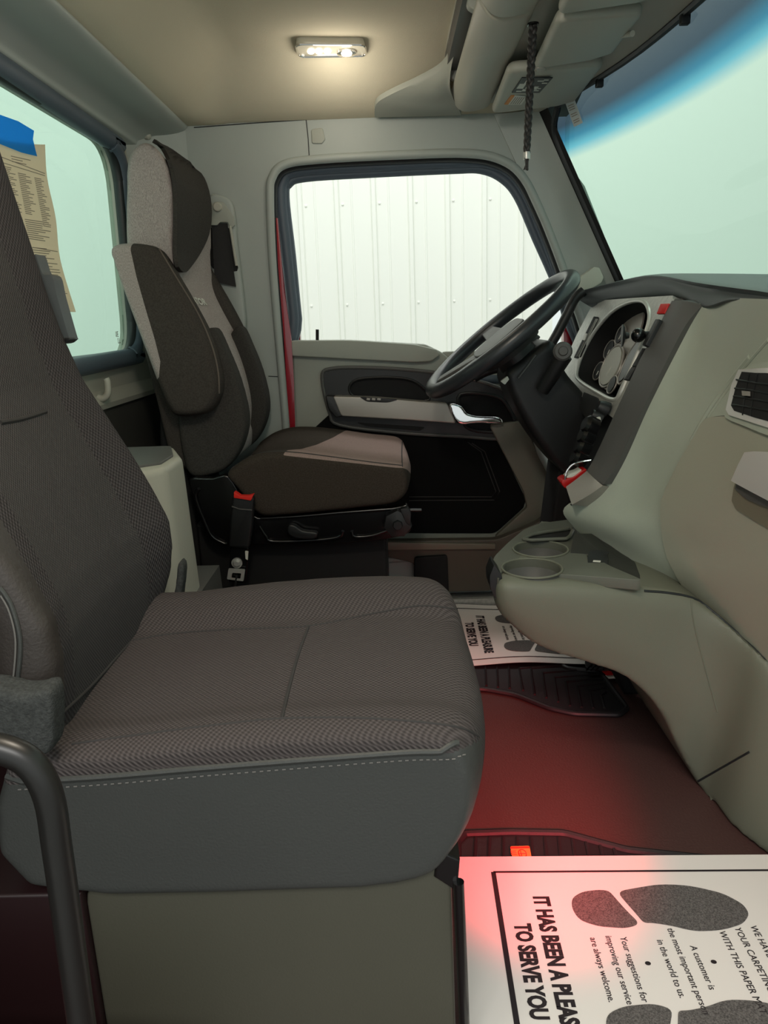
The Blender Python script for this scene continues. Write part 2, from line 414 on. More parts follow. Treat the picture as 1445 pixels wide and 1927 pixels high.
# ------------------------------------------------------------------ shop outside the cab
def struct(o): o['kind'] = 'structure'; return o
struct(box('floor_shop', (-9, -7, -1.42), (11, 8, -1.3), CONC))
bm = bmesh.new()                                       # ribbed steel wall
Yw = 6.6; x = -1.64; pts = []
while x < 1.3:
    pts += [(x, Yw), (x+.012, Yw-.022), (x+.040, Yw-.022), (x+.052, Yw), (x+.14, Yw), (x+.145, Yw-.005), (x+.155, Yw-.005), (x+.16, Yw)]
    x += .305
pts.append((x, Yw)); va = [bm.verts.new((a, b, -.25)) for a, b in pts]; vb = [bm.verts.new((a, b, 6)) for a, b in pts]
for i in range(len(pts)-1): bm.faces.new((va[i], va[i+1], vb[i+1], vb[i]))
for zz in (.15, .95, 1.75, 2.55, 3.35):
    x = -1.64
    while x < 1.3:
        add_lathe(bm, [(.011, 0), (.011, .004), (.006, .007)], (x+.075, Yw, zz), (0, -1, 0), 6); x += .305
for f in bm.faces: f.normal_flip() if f.normal.y > 0 else None
struct(obj('wall_shop_left', bm, SHOPW, None, False))
struct(box('trim_1', (-1.64, Yw-.03, -1.3), (1.5, Yw+.1, -.25), MINT))
struct(box('wall_shop_left_rear', (-5.2, Yw-.06, -1.3), (-1.64, Yw+.1, 6), SHOPP))
struct(box('wall_shop_left_front', (1.5, Yw-.06, -1.3), (8.2, Yw+.1, 7), SHOPP))
struct(box('wall_shop_rear', (-5.2, -7, -1.3), (-5.0, 7, 6), SHOPP))
struct(box('wall_shop_front', (8.0, -7, -1.3), (8.2, 7, 7), SHOPP))

# ------------------------------------------------------------------ cab floor and shell
struct(box('floor', (-.62, .02, -.05), (.95, 2.16, 0), FLOOR))
struct(box('trim_2', (-.2, 2.035, 0), (.5, 2.16, .03), SILVD))
bm = bmesh.new()
for k in range(5): add_box(bm, (-.2, 2.05+k*.02, .03), (.5, 2.06+k*.02, .034), .0015, 1)
struct(obj('trim_3', bm, DARK))
# rear wall: profile swept across the cab, with the window opening left free
XR = -.62; Y0 = -.02; Y1 = 2.1; WY0 = .45; WY1 = 1.885; WZ0 = .765; WZ1 = 1.235
loopW = rnd([(XR, WY0, WZ0), (XR, WY1-.03, WZ0), (XR, WY1, WZ1), (XR, WY0, WZ1)], .2, 8)
loopWo = rnd([(XR, WY0-.04, WZ0-.04), (XR, WY1+.0, WZ0-.04), (XR, WY1+.035, WZ1+.03), (XR, WY0-.04, WZ1+.03)], .22, 8)
struct(plate('wall_rear', [Vector(p) for p in ((XR, Y0, .66), (XR, Y1+.05, .66), (XR, Y1+.05, 1.40), (XR, Y0, 1.40))], [loopW], (-.03, 0, 0), TRIM_L))
box_l = struct(box('wall_rear_lower', (XR-.03, Y0, 0), (XR+.012, Y1+.05, .672), mat('dark_grey_carpet', (52, 52, 47), .95, grain=.6)))
ww = thing('window_1', None, None, (XR, 1.2, WZ0)); ww['kind'] = 'structure'
prism('glass', [p+Vector((-.02, 0, 0)) for p in loopW], (-.004, 0, 0), G_MINT, ww)
for nm, off, r, mm in (('seal', .0, .013, SEALD), ('frame', .012, .02, SEAL)):
    ring(nm, [p+Vector((off*.3, 0, 0))+(p-Vector((XR, 1.2, 1.0))).normalized()*(off) for p in spline(loopW, 2)], r, mm, ww, 10)
# small etched glass mark
for i, (a, b, s) in enumerate(((218, 628, 'I/E'), (222, 640, 'LL'))):
    text_mesh('etched_mark', s, .018, at(a, b+6, X=XR-.015), (0, 1, 0), (0, 0, 1), INKL, ww)
# ledge under and cove above the rear window
prof = [(XR, .70), (XR+.012, .69), (XR+.02, .675), (XR+.018, .664), (XR, .66)]
struct(prism('trim_4', [Vector((a, Y0, b)) for a, b in prof], (0, Y1-Y0, 0), TRIM_L))
cove = spline([(XR-.02, 0, 1.265), (XR+.012, 0, 1.262), (XR+.02, 0, 1.275), (XR+.045, 0, 1.292), (XR+.085, 0, 1.300), (XR+.118, 0, 1.310), (XR+.124, 0, 1.322), (XR+.10, 0, 1.335), (XR-.02, 0, 1.40)], 5)
struct(prism('trim_5', [Vector((p.x, Y0, p.z)) for p in cove], (0, 2.075-Y0, 0), PILLAR))
# headliner as a thick moulded shell
def zc(x, y):
    s = lambda t: max(0, min(1, t))**2*(3-2*max(0, min(1, t)))
    z = 1.425
    a, b, c = s((y-1.86)/.24), s((-.33-x)/.17), s((x-.16)/.3)*.8
    d = (a**3+b**3+c**3)**(1/3); return z-.105*min(1, d)
bm = bmesh.new(); NX = 44; NY = 70
for lay in (0, .04):
    g = [[bm.verts.new((-.50+.98*i/NX, Y0+(2.13-Y0)*j/NY, zc(-.50+.98*i/NX, Y0+(2.13-Y0)*j/NY)+lay)) for j in range(NY+1)] for i in range(NX+1)]
    for i in range(NX):
        for j in range(NY): bm.faces.new((g[i][j], g[i+1][j], g[i+1][j+1], g[i][j+1]))
struct(obj('ceiling', bm, HEAD))
struct(box('roof', (-.7, -.06, 1.50), (.62, 2.2, 1.53), RED))

# far side wall (driver side) with the door opening
YS = 2.08
opn = spline(pxY([(508, 372), (512, 335), (535, 310), (600, 300), (750, 292), (880, 289), (945, 302), (985, 335), (1018, 400), (1050, 480), (1078, 560), (1102, 640),
                  (1090, 700), (1040, 760), (1010, 830), (1070, 960), (1010, 985), (935, 1045), (760, 1050), (556, 1050), (538, 800), (521, 600), (512, 480)], YS), 5)
outer = [Vector((XR-.02, YS, 0)), Vector((.52, YS, 0)), Vector((.70, YS, .40)), Vector((.72, YS, .80)), Vector((.66, YS, .90))]
outer += pxY([(1175, 540), (1100, 350), (1035, 262), (1028, 215), (1040, 190)], YS)
outer += [Vector((.40, YS, 1.40)), Vector((XR-.02, YS, 1.40))]
struct(plate('wall_left', outer, [opn], (0, .05, 0), PILLAR))
# rounded corner column between rear wall and side wall
cor = spline([(XR-.01, 2.10, 0), (XR-.01, 1.95, 0), (XR+.012, 1.99, 0), (XR+.045, 2.045, 0), (XR+.10, 2.075, 0), (XR+.15, 2.09, 0)], 5)
struct(prism('trim_6', [Vector((p.x, p.y, .3)) for p in cor], (0, 0, 1.06), PILLAR))
# rolled lip of the door opening
struct(ring('trim_7', [p+Vector((0, -.002, 0)) for p in opn], .011, PILLAR))
# trim joints
for i, q in enumerate([[(576, 225), (580, 262), (582, 299)], [(978, 316), (1010, 296), (1047, 272)], [(505, 708), (530, 709)], [(365, 240), (470, 232), (576, 225)]]):
    struct(tube('trim_%d' % (8+i), [at(a, b, Y=YS-.001) for a, b in q], .0012, SEALD, None, 6))
struct(prism('trim_12', rnd(pxY([(585, 243), (607, 240), (612, 262), (606, 270), (587, 270)], YS-.004), .2), (0, .006, 0), TRIM, bevel=.002))

# ------------------------------------------------------------------ driver door
YD = 2.12
dr = thing('door_1', None, None, (.1, YD, .1)); dr['kind'] = 'structure'
glo = spline(pxY([(536, 372), (543, 345), (575, 333), (700, 325), (850, 318), (905, 318), (945, 335), (975, 370), (1010, 450), (1045, 530), (1068, 600), (1090, 680), (1000, 700), (800, 690), (570, 680), (560, 600), (548, 480)], YD+.03), 5)
inn = spline(pxY([(529, 380), (533, 342), (560, 322), (700, 313), (850, 306), (912, 306), (955, 322), (988, 362), (1022, 440), (1056, 530), (1080, 600), (1102, 690), (1000, 715), (800, 705), (560, 700), (553, 600), (540, 480)], YD+.02), 5)
prism('glass', [p+Vector((0, .015, 0)) for p in glo], (0, .004, 0), G_CLEAR, dr)
ring('window_seal', glo, .013, SEAL, dr, 10)
ring('door_frame', inn, .016, SEAL, dr, 10)
ring('opening_seal', [p+Vector((0, .035, 0)) for p in opn], .015, SEALD, dr, 10)
prism('red_jamb', rnd(pxY([(516, 330), (536, 320), (548, 480), (566, 640), (572, 1000), (535, 1000), (528, 640)], YD+.06), .2), (0, .03, 0), RED, dr)
prism('red_door_edge', rnd(pxY([(519, 410), (522, 410), (534, 545), (548, 636), (553, 720), (560, 1000), (550, 1000), (543, 790), (534, 636), (523, 500)], YS+.006), .1), (0, .012, 0), RED, dr, .002)
prism('red_front_jamb', rnd(pxY([(1060, 600), (1075, 540), (1095, 600), (1120, 660), (1100, 720), (1062, 720)], YD+.045), .2), (0, .03, 0), RED, dr)
mainp = pxY([(549, 642), (660, 640), (800, 648), (830, 662), (905, 722), (960, 780), (1000, 850), (1040, 930), (1010, 985), (935, 1040), (560, 1040), (556, 800)], YD)
prism('door_panel', rnd(mainp, .15), (0, .04, 0), TRIM, dr, .006)
prism('top_rail', rnd(pxY([(545, 641), (660, 640), (780, 648), (822, 658), (828, 668), (812, 680), (780, 682), (660, 676), (546, 670)], YD-.025), .25), (0, .06, 0), TRIM, dr, .008)
prism('fabric_insert', rnd(pxY([(565, 830), (625, 775), (925, 806), (990, 940), (985, 956), (932, 1004), (565, 1004)], YD-.006), .15), (0, .02, 0), DOORBLK, dr, .004)
tube('pocket_seam', [at(a, b, Y=YD-.008) for a, b in [(770, 935), (925, 935), (933, 925), (905, 850), (880, 832)]], .0016, SEAMM, dr, 6)
tube('pocket_seam', [at(a, b, Y=YD-.008) for a, b in [(770, 942), (930, 941), (940, 925), (912, 850), (888, 834)]], .0016, SEAMM, dr, 6)
reco = spline(pxY([(606, 712), (622, 694), (700, 692), (800, 699), (880, 712), (950, 735), (975, 765), (988, 800), (975, 822), (930, 826), (880, 822), (760, 815), (640, 800), (620, 775)], YD-.018), 4)
pk = spline(pxY([(657, 735), (672, 714), (740, 710), (785, 720), (808, 752), (740, 753), (680, 751)], YD-.018), 4)
bw = spline(pxY([(866, 742), (930, 745), (955, 765), (968, 800), (950, 813), (885, 808), (868, 780)], YD-.018), 4)
plate('armrest_surround', reco, [pk, bw], (0, .03, 0), BLACK, dr)
ring('surround_lip', reco, .005, DARK, dr, 8)
ring('pocket_lip', pk, .0035, BLACK, dr, 8); ring('pocket_lip', bw, .005, BLACK, dr, 8)
prism('pocket_floor', [p+Vector((0, .011, 0)) for p in pk], (0, .004, 0), BLACKM, dr)
prism('pocket_floor', [p+Vector((0, .011, 0)) for p in bw], (0, .004, 0), BLACKM, dr)
bm = bmesh.new(); add_prism(bm, rnd(pxY([(626, 746), (700, 748), (842, 760), (858, 797), (760, 790), (642, 783)], YD-.06), .12), Vector((0, .045, 0)), .014, 5)
arm_ = obj('armrest', bm, SILV, dr)
prism('armrest_end', rnd(pxY([(612, 745), (630, 746), (645, 783), (632, 786), (618, 770)], YD-.055), .2), (0, .04, 0), BLACK, arm_, .006)
prism('window_switch', rnd(pxY([(676, 747), (750, 752), (730, 758), (690, 756)], YD-.062), .3), (0, .01, 0), BLACK, arm_, .002)
for a in (690, 700, 710): prism('switch_key', rnd(pxY([(a, 749), (a+7, 750), (a+6, 754), (a-1, 753)], YD-.065), .3), (0, .01, 0), SILV, arm_, .001)
hd = organic('door_handle', (lambda b: (add_prism(b, spline(pxY([(845, 761), (868, 764), (880, 778), (900, 783), (938, 785), (947, 794), (940, 798), (900, 797), (860, 797)], YD-.062), 4), Vector((0, .03, 0)), .006), b)[1])(bmesh.new()), CHROME, dr, .003, 8)
prism('lower_groove', rnd(pxY([(670, 795), (800, 804), (790, 811), (690, 802)], YD-.022), .3), (0, .006, 0), BLACKM, dr)
tube('lock_pin', [at(597, 640, Y=YD), at(597, 620, Y=YD)], .0045, BLACKM, dr)
prism('mirror_sail', rnd(pxY([(828, 662), (900, 660), (960, 700), (985, 760), (905, 722)], YD+.01), .15), (0, .02, 0), TRIM, dr, .004)
# lower sill trim and kick trim
struct(prism('trim_13', rnd(pxY([(690, 1026), (706, 1019), (935, 1016), (1010, 985), (1040, 962), (1068, 962), (1064, 1020), (1000, 1060), (925, 1112), (780, 1116), (780, 1060), (700, 1042)], 2.045), .15), (0, .03, 0), mat('brown_sill_trim', (84, 78, 68), .5, grain=.2), bevel=.006))
struct(prism('trim_14', rnd(pxY([(690, 1028), (706, 1020), (932, 1024), (932, 1034), (706, 1036)], 2.035), .25), (0, .02, 0), mat('sill_lip', (112, 106, 92), .45), bevel=.004))
struct(prism('trim_15', rnd(pxY([(780, 1050), (842, 1046), (845, 1125), (780, 1125)], 2.03), .1), (0, .03, 0), BLACKM, bevel=.003))
struct(prism('trim_16', rnd(pxY([(920, 800), (982, 792), (1012, 850), (1075, 965), (1062, 985), (1015, 990), (940, 1040), (932, 1010), (992, 955), (985, 925)], 2.09), .15), (0, .02, 0), mat('door_surround_trim', (110, 108, 96), .5, grain=.2), bevel=.006))

# ------------------------------------------------------------------ windshield and front structure
def wpt(y, t):      # t 0 bottom .. 1 top
    z = .86+(1.31-.86)*t; c = 1-min(1.3, abs((y-1.22)/.80))**2.2
    return Vector((.385+.50*(1.335-z)+.125*c, y, z+.0*c))
bm = bmesh.new(); g = []
ys = [.2+1.83*i/60 for i in range(61)]
for y in ys: g.append([bm.verts.new(wpt(y, j/30)) for j in range(31)])
for i in range(60):
    for j in range(30): bm.faces.new((g[i][j], g[i+1][j], g[i+1][j+1], g[i][j+1]))
w2 = thing('window_2', None, None, (.6, 1.2, .86)); w2['kind'] = 'structure'
wg = obj('glass', bm, G_WIND, w2)
zone(wg, lambda c, n: (c.z-.86)/.475, 'shade')
edge = spline([wpt(2.02, t) for t in (0, .3, .6, .8)]+[wpt(2.01, .90), wpt(1.97, .97), wpt(1.92, 1.0)]+[wpt(y, 1.0) for y in (1.6, 1.2, .8, .3)], 5, False)
tube('edge_seal', edge, .008, SEALD, w2, 8)
bm = bmesh.new()      # black ceramic border
gg = []
for y, z0 in [(2.05, 0), (2.02, 0), (1.995, 0)]: gg.append([bm.verts.new(wpt(y, t/20)-Vector((.003, 0, 0))) for t in range(21)])
for i in range(2):
    for j in range(20): bm.faces.new((gg[i][j], gg[i+1][j], gg[i+1][j+1], gg[i][j+1]))
obj('border_band', bm, BLACKM, w2)
# A pillar cover from header to dash
pa = [[wpt(2.03, t)+Vector((-.005, 0, 0)) for t in (0, .25, .5, .75, .9, 1.02)], [wpt(2.06, t)+Vector((-.035, 0, 0)) for t in (0, .25, .5, .75, .9, 1.02)], [wpt(2.075, t)+Vector((-.09, 0, 0)) for t in (0, .25, .5, .75, .9, 1.02)]]
struct(sheet('trim_17', pa, PILLAR, None, Vector((.0, .03, 0))))
# front header over the windshield
hd_rows = [[wpt(y, 1.0)+Vector((.012, 0, .0)) for y in (2.04, 1.9, 1.6, 1.2, .8, .3)], [wpt(y, 1.0)+Vector((-.02, 0, .004)) for y in (2.04, 1.9, 1.6, 1.2, .8, .3)], [Vector((.34, y, 1.345)) for y in (2.07, 1.9, 1.6, 1.2, .8, .3)], [Vector((.24, y, 1.36)) for y in (2.07, 1.9, 1.6, 1.2, .8, .3)]]
struct(sheet('trim_18', hd_rows, TRIM_L, None, Vector((0, 0, .03))))
for a, b in ((1293, 44), (1176, 126)):
    p = at(a, b, X=.52); 
    q = wpt(p.y, .985)
    struct(box('trim_19', (q.x-.012, q.y-.006, q.z-.012), (q.x+.004, q.y+.006, q.z+.004), BLACK, None, .002))
stk = thing('sticker', 'small white printed sticker on dark tinted top corner of windshield', 'sticker', at(1081, 213, X=.43))
def wplane(a, b, lift=.005):
    # meet the glass
    r = hit(WB, a, b, lift); return r
WB = bvh(wg)
sq = [(1066, 194), (1083, 187), (1098, 230), (1082, 238)]
stkf = panel_on('sticker_face', sq, WB, .002, STICK, stk, 8, .001)
for k in range(9):
    t = .12+k*.09; a0 = Vector(sq[0]).lerp(Vector(sq[3]), t); b0 = Vector(sq[1]).lerp(Vector(sq[2]), t)
    if k in (3, 6): continue
    panel_on('printed_line', [tuple(a0.lerp(b0, .15)), tuple(a0.lerp(b0, .8)), tuple((a0.lerp(b0, .8))+Vector((.5, 1.4))), tuple(a0.lerp(b0, .15)+Vector((.5, 1.4)))], WB, .0032, INKL, stkf, 30, .0004)

# ------------------------------------------------------------------ overhead console
oc = thing('overhead_console', 'grey overhead storage console above windshield with rounded beam and open pocket', 'console', (.2, 1.6, 1.33))
bx0 = at(845, 185, Y=2.05); bx1 = at(870, 215, Y=2.05); bx2 = at(892, 209, Y=2.05)
beam = spline([(.168, 0, 1.350), (.180, 0, 1.322), (.200, 0, 1.309), (.232, 0, 1.310), (.262, 0, 1.322), (.262, 0, 1.36), (.20, 0, 1.372)], 6)
prism('beam', [Vector((p.x, 1.42, p.z)) for p in beam], (0, .585, 0), TRIM_L, oc, .01)
prism('grab_beam', [Vector((p.x, .35, p.z)) for p in beam], (0, 1.062, 0), TRIM_L, oc, .004)
prism('underside', [Vector(p) for p in ((.22, .35, 1.325), (.42, .35, 1.335), (.42, .35, 1.375), (.22, .35, 1.375))], (0, 1.66, 0), TRIM, oc, .006)
sheet('shelf_base', [[at(a, b, Y=y) for a, b, y in ((705, 221, 2.06), (708, 196, 2.01), (735, 178, 1.975), (790, 152, 1.93), (832, 126, 1.88), (852, 88, 1.79), (870, 28, 1.65), (884, -34, 1.52))],
                     [at(a, b, Y=y) for a, b, y in ((800, 219, 2.055), (800, 206, 2.01), (805, 190, 1.975), (822, 172, 1.93), (840, 140, 1.88), (852, 98, 1.80), (874, 38, 1.66), (890, -28, 1.52))],
                     [at(a, b, Y=y) for a, b, y in ((868, 217, 2.05), (864, 207, 2.02), (858, 196, 1.99), (852, 184, 1.96), (846, 160, 1.90), (853, 108, 1.81), (878, 46, 1.67), (896, -22, 1.52))]], TRIM, oc, Vector((0, 0, .012)), 4)
# open pocket: rim behind the beam, dark plate painting the hollow's shade
prism('pocket_shade_plate', [Vector(p) for p in ((.150, .4, 1.372), (.235, .4, 1.372), (.235, .4, 1.412), (.150, .4, 1.412))], (0, 1.6, 0), DARK, oc)
sheet('pocket_rim', [[at(a, b, Y=y) for a, b, y in ((845, 190, 2.02), (838, 150, 1.98), (842, 95, 1.85), (858, 30, 1.65), (872, -40, 1.5))], [at(a, b, Y=y) for a, b, y in ((850, 190, 2.02), (845, 150, 1.98), (852, 95, 1.85), (872, 30, 1.65), (886, -40, 1.5))]], TRIM_L, oc, Vector((0, 0, .03)))
for y in (1.90, 1.50):
    prism('divider', rnd([Vector((.155, y, 1.36)), Vector((.20, y, 1.335)), Vector((.235, y, 1.35)), Vector((.17, y, 1.41))], .2), (0, .02, 0), TRIM, oc, .004)
tube('joint_line', [at(a, b, Y=y) for a, b, y in ((862, 205, 2.02), (905, 130, 1.83))], .001, SEALD, oc, 6)

def visor(name, label, y0, y1, grp, extra=None, x0=.250, x1=.442):
    t = thing(name, label, 'sun visor', (x0, (y0+y1)/2, 1.30))
    lp = rnd([Vector((x0, y0, 1.288)), Vector((x1, y0+.01, 1.296)), Vector((x1+.005, y1-.05, 1.296)), Vector((x1-.03, y1-.015, 1.295)), Vector((x0+.01, y1, 1.288))], .14, 5)
    bm = bmesh.new(); add_prism(bm, lp, Vector((0, 0, .022)), .009, 4); o = obj('visor_pad', bm, TRIM_L, t)
    t['group'] = grp; return t, o
v1, v1o = visor('sun_visor', 'grey sun visor with black and orange warning labels, nearest the driver door', 1.630, 1.945, 'sun visors')
v2, v2o = visor('sun_visor', 'plain grey sun visor in the middle, with a small pivot clip', 1.375, 1.625, 'sun visors', None, .29, .435)
v3, v3o = visor('sun_visor', 'grey sun visor cut by the top edge of the picture', .95, 1.355, 'sun visors', None, .275, .44)
del v1['group'], v2['group'], v3['group']
for v in (v1, v2, v3): v['group'] = 'sun visors'
def onv(a, b, z=1.2875): return at(a, b, Z=z)
lab = [(982, 147), (1040, 147), (1015, 175), (963, 175)]
wl_ = prism('warning_label', [onv(a, b) for a, b in lab], (0, 0, .002), BLACK, v1)
for k, (a, b, w, h) in enumerate([(978, 158, 12, 9), (990, 152, 8, 6), (984, 168, 12, 4), (1006, 163, 8, 6), (1012, 152, 12, 1.5), (1020, 156, 10, 1.5), (1000, 170, 14, 1.5), (972, 171, 10, 2), (1010, 166, 8, 1.5), (1024, 150, 9, 1.5), (990, 164, 10, 3)]):
    prism('label_print', [onv(a, b, 1.2873), onv(a+w, b, 1.2873), onv(a+w-h*.7, b+h, 1.2873), onv(a-h*.7, b+h, 1.2873)], (0, 0, .001), WHITE, wl_)
prism('orange_label_band', [onv(a, b) for a, b in ((961, 181), (968, 181), (956, 197), (949, 197))], (0, 0, .002), ORANGE, v1)
cl_ = prism('caution_label', [onv(a, b) for a, b in ((968, 181), (991, 183), (981, 197), (956, 197))], (0, 0, .002), WHITE, v1)
for k in range(5):
    a = 970+k*4; prism('label_print', [onv(a, 183, 1.2873), onv(a+1.4, 183, 1.2873), onv(a-8.6, 196, 1.2873), onv(a-10, 196, 1.2873)], (0, 0, .001), INKL, cl_)
prism('visor_clip', rnd([onv(1008, 129), onv(1027, 128), onv(1024, 137), onv(1012, 138)], .3), (0, 0, .004), SILV, v1, .001)
tube('pivot_clip', [onv(1172, 66, 1.30), onv(1190, 63, 1.292)], .005, TRIM_L, v2)

# hanging braided cord
p0 = at(1003, 44, Z=1.312)
cd_ = thing('braided_cord', 'black braided cord hanging from the overhead console in front of visors', 'cord', p0)
bm = bmesh.new()
for ph in range(3):
    pts = []
    for i in range(90):
        s = i/89; r = .0042*(1-.35*s); a = i*.42+ph*2.094
        pts.append(p0+Vector((r*math.sin(a)-.008*s, r*math.sin(2*a)*.6, -.205*s)))
    add_tube(bm, pts, .0040, 8)
obj('braid', bm, CORD, cd_)
e0 = p0+Vector((-.008, 0, -.203))
lathe('crimp', [(.006, 0), (.0065, .004), (.006, .012)], e0, (0, 0, -1), STEEL, cd_, 12)
bm = bmesh.new(); random.seed(2)
for k in range(9): add_tube(bm, [e0+Vector((random.uniform(-.004, .004), random.uniform(-.004, .004), -.01)), e0+Vector((random.uniform(-.006, .006), random.uniform(-.005, .005), -.03))], .0012, 5)
obj('tassel', bm, CORD, cd_)
lathe('eyelet', [(.010, 0), (.010, .003), (.005, .004)], p0+Vector((0, 0, .0)), (0, 0, -1), BLACKG, cd_, 20)

# dome light
DL = at(621, 96, Z=1.415)
zl = zc(DL.x, DL.y)
dl = thing('dome_light', 'lit rectangular ceiling lamp with three LEDs and a round reading lens', 'lamp', (DL.x, DL.y, zl))
def dpt(a, b, z): return at(a, b, Z=z)
zb = zl-.012
prism('housing', rnd([dpt(556, 83, zb), dpt(686, 84, zb), dpt(689, 105, zb), dpt(562, 107, zb)], .25), (0, 0, .02), LENS, dl, .004)
ring('chrome_rim', spline(rnd([dpt(556, 83, zb), dpt(686, 84, zb), dpt(689, 105, zb), dpt(562, 107, zb)], .25), 2), .0025, CHROME, dl, 8)
for a in (585, 600, 616): lathe('led', [(.0085, 0), (.007, .003), (.003, .005)], dpt(a, 97, zb-.001), (0, 0, -1), GLOW, dl, 16)
lathe('reading_lens_rim', [(.022, 0), (.022, .005), (.016, .007)], dpt(652, 97, zb), (0, 0, -1), CHROME, dl, 24)
lathe('reading_lens', [(.014, 0), (.011, .007), (.004, .009)], dpt(652, 97, zb-.003), (0, 0, -1), GLOW, dl, 20)

# ------------------------------------------------------------------ passenger seat
ps = thing('passenger_seat', 'large dark passenger seat in waffle-knit cloth with vinyl side, nearest the camera', 'seat', (-.15, .86, 0))
bm = bmesh.new()
body = [(-.40, .262), (-.40, .40), (-.30, .405), (-.12, .415), (.01, .42), (.052, .412), (.068, .38), (.064, .33), (.045, .288), (.012, .258), (-.1, .248)]
def yz(pts, y): return [Vector((a, y, b)) for a, b in pts]
secs = []          # cushion: side profile lofted across the seat
def cushion_section(y):
    e = abs((y-.865)/.215); e = min(1, e); fr = 1-e**3.0
    fx = .012+.040*fr; out = []
    near = max(0, 1-abs(y-.685)/.05); far = max(0, 1-abs(y-1.03)/.075)
    up_ = .012*math.sin(near*math.pi/2)+.034*math.sin(far*math.pi/2)
    for a, b in spline([(p[0], p[1], 0) for p in body], 3) and [(p.x, p.y) for p in spline([(p[0], p[1], 0) for p in body], 3)]:
        w = max(0, (a+.05)/.15); xx = a+fx*max(0, min(1, w))-.012*max(0, min(1, w))
        zz = b+(up_ if b > .35 else 0)*min(1, (b-.33)/.07 if b > .33 else 0)
        if b > .36: zz += .012*math.sin(max(0, min(1, (a+.4)/.5))*math.pi)
        out.append((xx, zz))
    return out
ysec = [.652, .660, .675, .70, .73, .76, .80, .84, .88, .92, .96, .99, 1.02, 1.045, 1.062, 1.072]
rings = []
for i, y in enumerate(ysec):
    q = cushion_section(y); cx = sum(a for a, b in q)/len(q); cz = sum(b for a, b in q)/len(q)
    k = {0: .93, 1: .975, 14: .975, 15: .92}.get(i, 1)
    if i in (0, 1): rings.append([bm.verts.new((cx+(a-cx)*(1-(1-k)*.4), y, cz+(b-cz)*k)) for a, b in q])
    else: rings.append([bm.verts.new((cx+(a-cx)*k, y, cz+(b-cz)*k)) for a, b in q])
for A, B in zip(rings, rings[1:]):
    n = len(A)
    for k in range(n): bm.faces.new((A[k], A[(k+1) % n], B[(k+1) % n], B[k]))
bm.faces.new(rings[0][::-1]); bm.faces.new(rings[-1])
cush = organic('seat_cushion', bm, SEATF, ps, .0045, 8)
# vinyl side, separated by the seam line of the cloth
VZ = [(-.41, .396), (-.30, .400), (-.15, .410), (0, .418), (.06, .418), (.10, .410), (.14, .38)]
def seamz(x):
    for (a, b), (c, d) in zip(VZ, VZ[1:]):
        if x <= c: return b+(d-b)*(x-a)/(c-a)
    return .38
cush.data.materials.append(LEATH)
for p in cush.data.polygons:
    c = p.center
    if c.y < .705 and c.z < seamz(c.x)-.006-.3*max(0, c.y-.668): p.material_index = 1
    if c.z < .285: p.material_index = 1
CB = bvh(cush)
tube('piping', closest_path(CB, [Vector((x, .664, seamz(x)-.004)) for x in (-.39, -.3, -.2, -.1, 0, .03, .052)], 6, .0005), .0032, LEATH, cush, 8)
def stitches(name, tree, pts, m, parent, step=.006, r=.0008):
    P = closest_path(tree, pts, 40, .0007); bm = bmesh.new(); acc = 0; last = P[0]
    for p, q in zip(P, P[1:]):
        acc += (q-p).length
        if acc > step:
            d = (q-p).normalized(); add_tube(bm, [p-d*step*.3, p+d*step*.3], r, 5); acc = 0
    return obj(name, bm, m, parent)
stitches('stitching', CB, [Vector((x, .66, seamz(x)-.013)) for x in (-.39, -.3, -.2, -.1, 0, .04, .06)], STITCH, cush)
# grooves between the panels of the cushion
for pts in ([(580, 1180), (560, 1235), (545, 1290), (530, 1352)], [(250, 1205), (330, 1192), (450, 1184), (580, 1178), (700, 1155), (790, 1140), (856, 1146)], [(135, 1400), (250, 1384), (400, 1365), (530, 1352), (700, 1352), (850, 1366), (900, 1385)]):
    seam_on('panel_seam', pts, CB, .0022 if len(pts) < 5 else .0014, SEAMM, cush, 0)
# backrest
bm = bmesh.new()
fr_ = [(-.335, .40), (-.328, .44), (-.314, .50), (-.316, .55), (-.345, .62), (-.382, .69), (-.424, .77), (-.448, .85), (-.468, .95), (-.487, 1.04), (-.502, 1.12), (-.52, 1.17)]
def back_x(z, y):
    for (a, b), (c, d) in zip(fr_, fr_[1:]):
        if z <= d: x = a+(c-a)*(z-b)/(d-b); break
    else: x = -.55
    u_ = (y-.87)/.20; bol = max(0, 1-abs(abs(u_)-.92)/.5); lum = max(0, 1-abs(z-.56)/.32)
    return x-.045*(1-min(1, abs(u_))**3)*lum-.010*(1-min(1, abs(u_))**2)
rings = []
zs = [.392, .40, .43, .47, .51, .55, .60, .65, .70, .76, .82, .88, .94, 1.0, 1.06, 1.12, 1.15, 1.165]
for i, z in enumerate(zs):
    hw = .215-.010*max(0, (z-.55)/.6)**1.2 - (.012 if z < .45 else 0); k = {0: .9, 1: .97, 16: .93, 17: .8}.get(i, 1)
    cy = .872; th = .105-.05*max(0, (z-.5)/.65); q = []
    for t in range(40):
        an = 2*math.pi*t/40; c_, s_ = math.cos(an), math.sin(an); n_ = 3.2
        dy = hw*k*math.copysign(abs(s_)**(2/n_), s_); dx = math.copysign(abs(c_)**(2/n_), c_)
        xf = back_x(z, cy+dy); x = xf-th/2+dx*th/2*k
        q.append(bm.verts.new((max(x, -.612+.004*math.cos(an)), cy+dy, z)))
    rings.append(q)
for A, B in zip(rings, rings[1:]):
    n = len(A)
    for k in range(n): bm.faces.new((A[k], A[(k+1) % n], B[(k+1) % n], B[k]))
bm.faces.new(rings[0][::-1]); bm.faces.new(rings[-1])
back = organic('backrest', bm, SEATB, ps, .0048, 6)
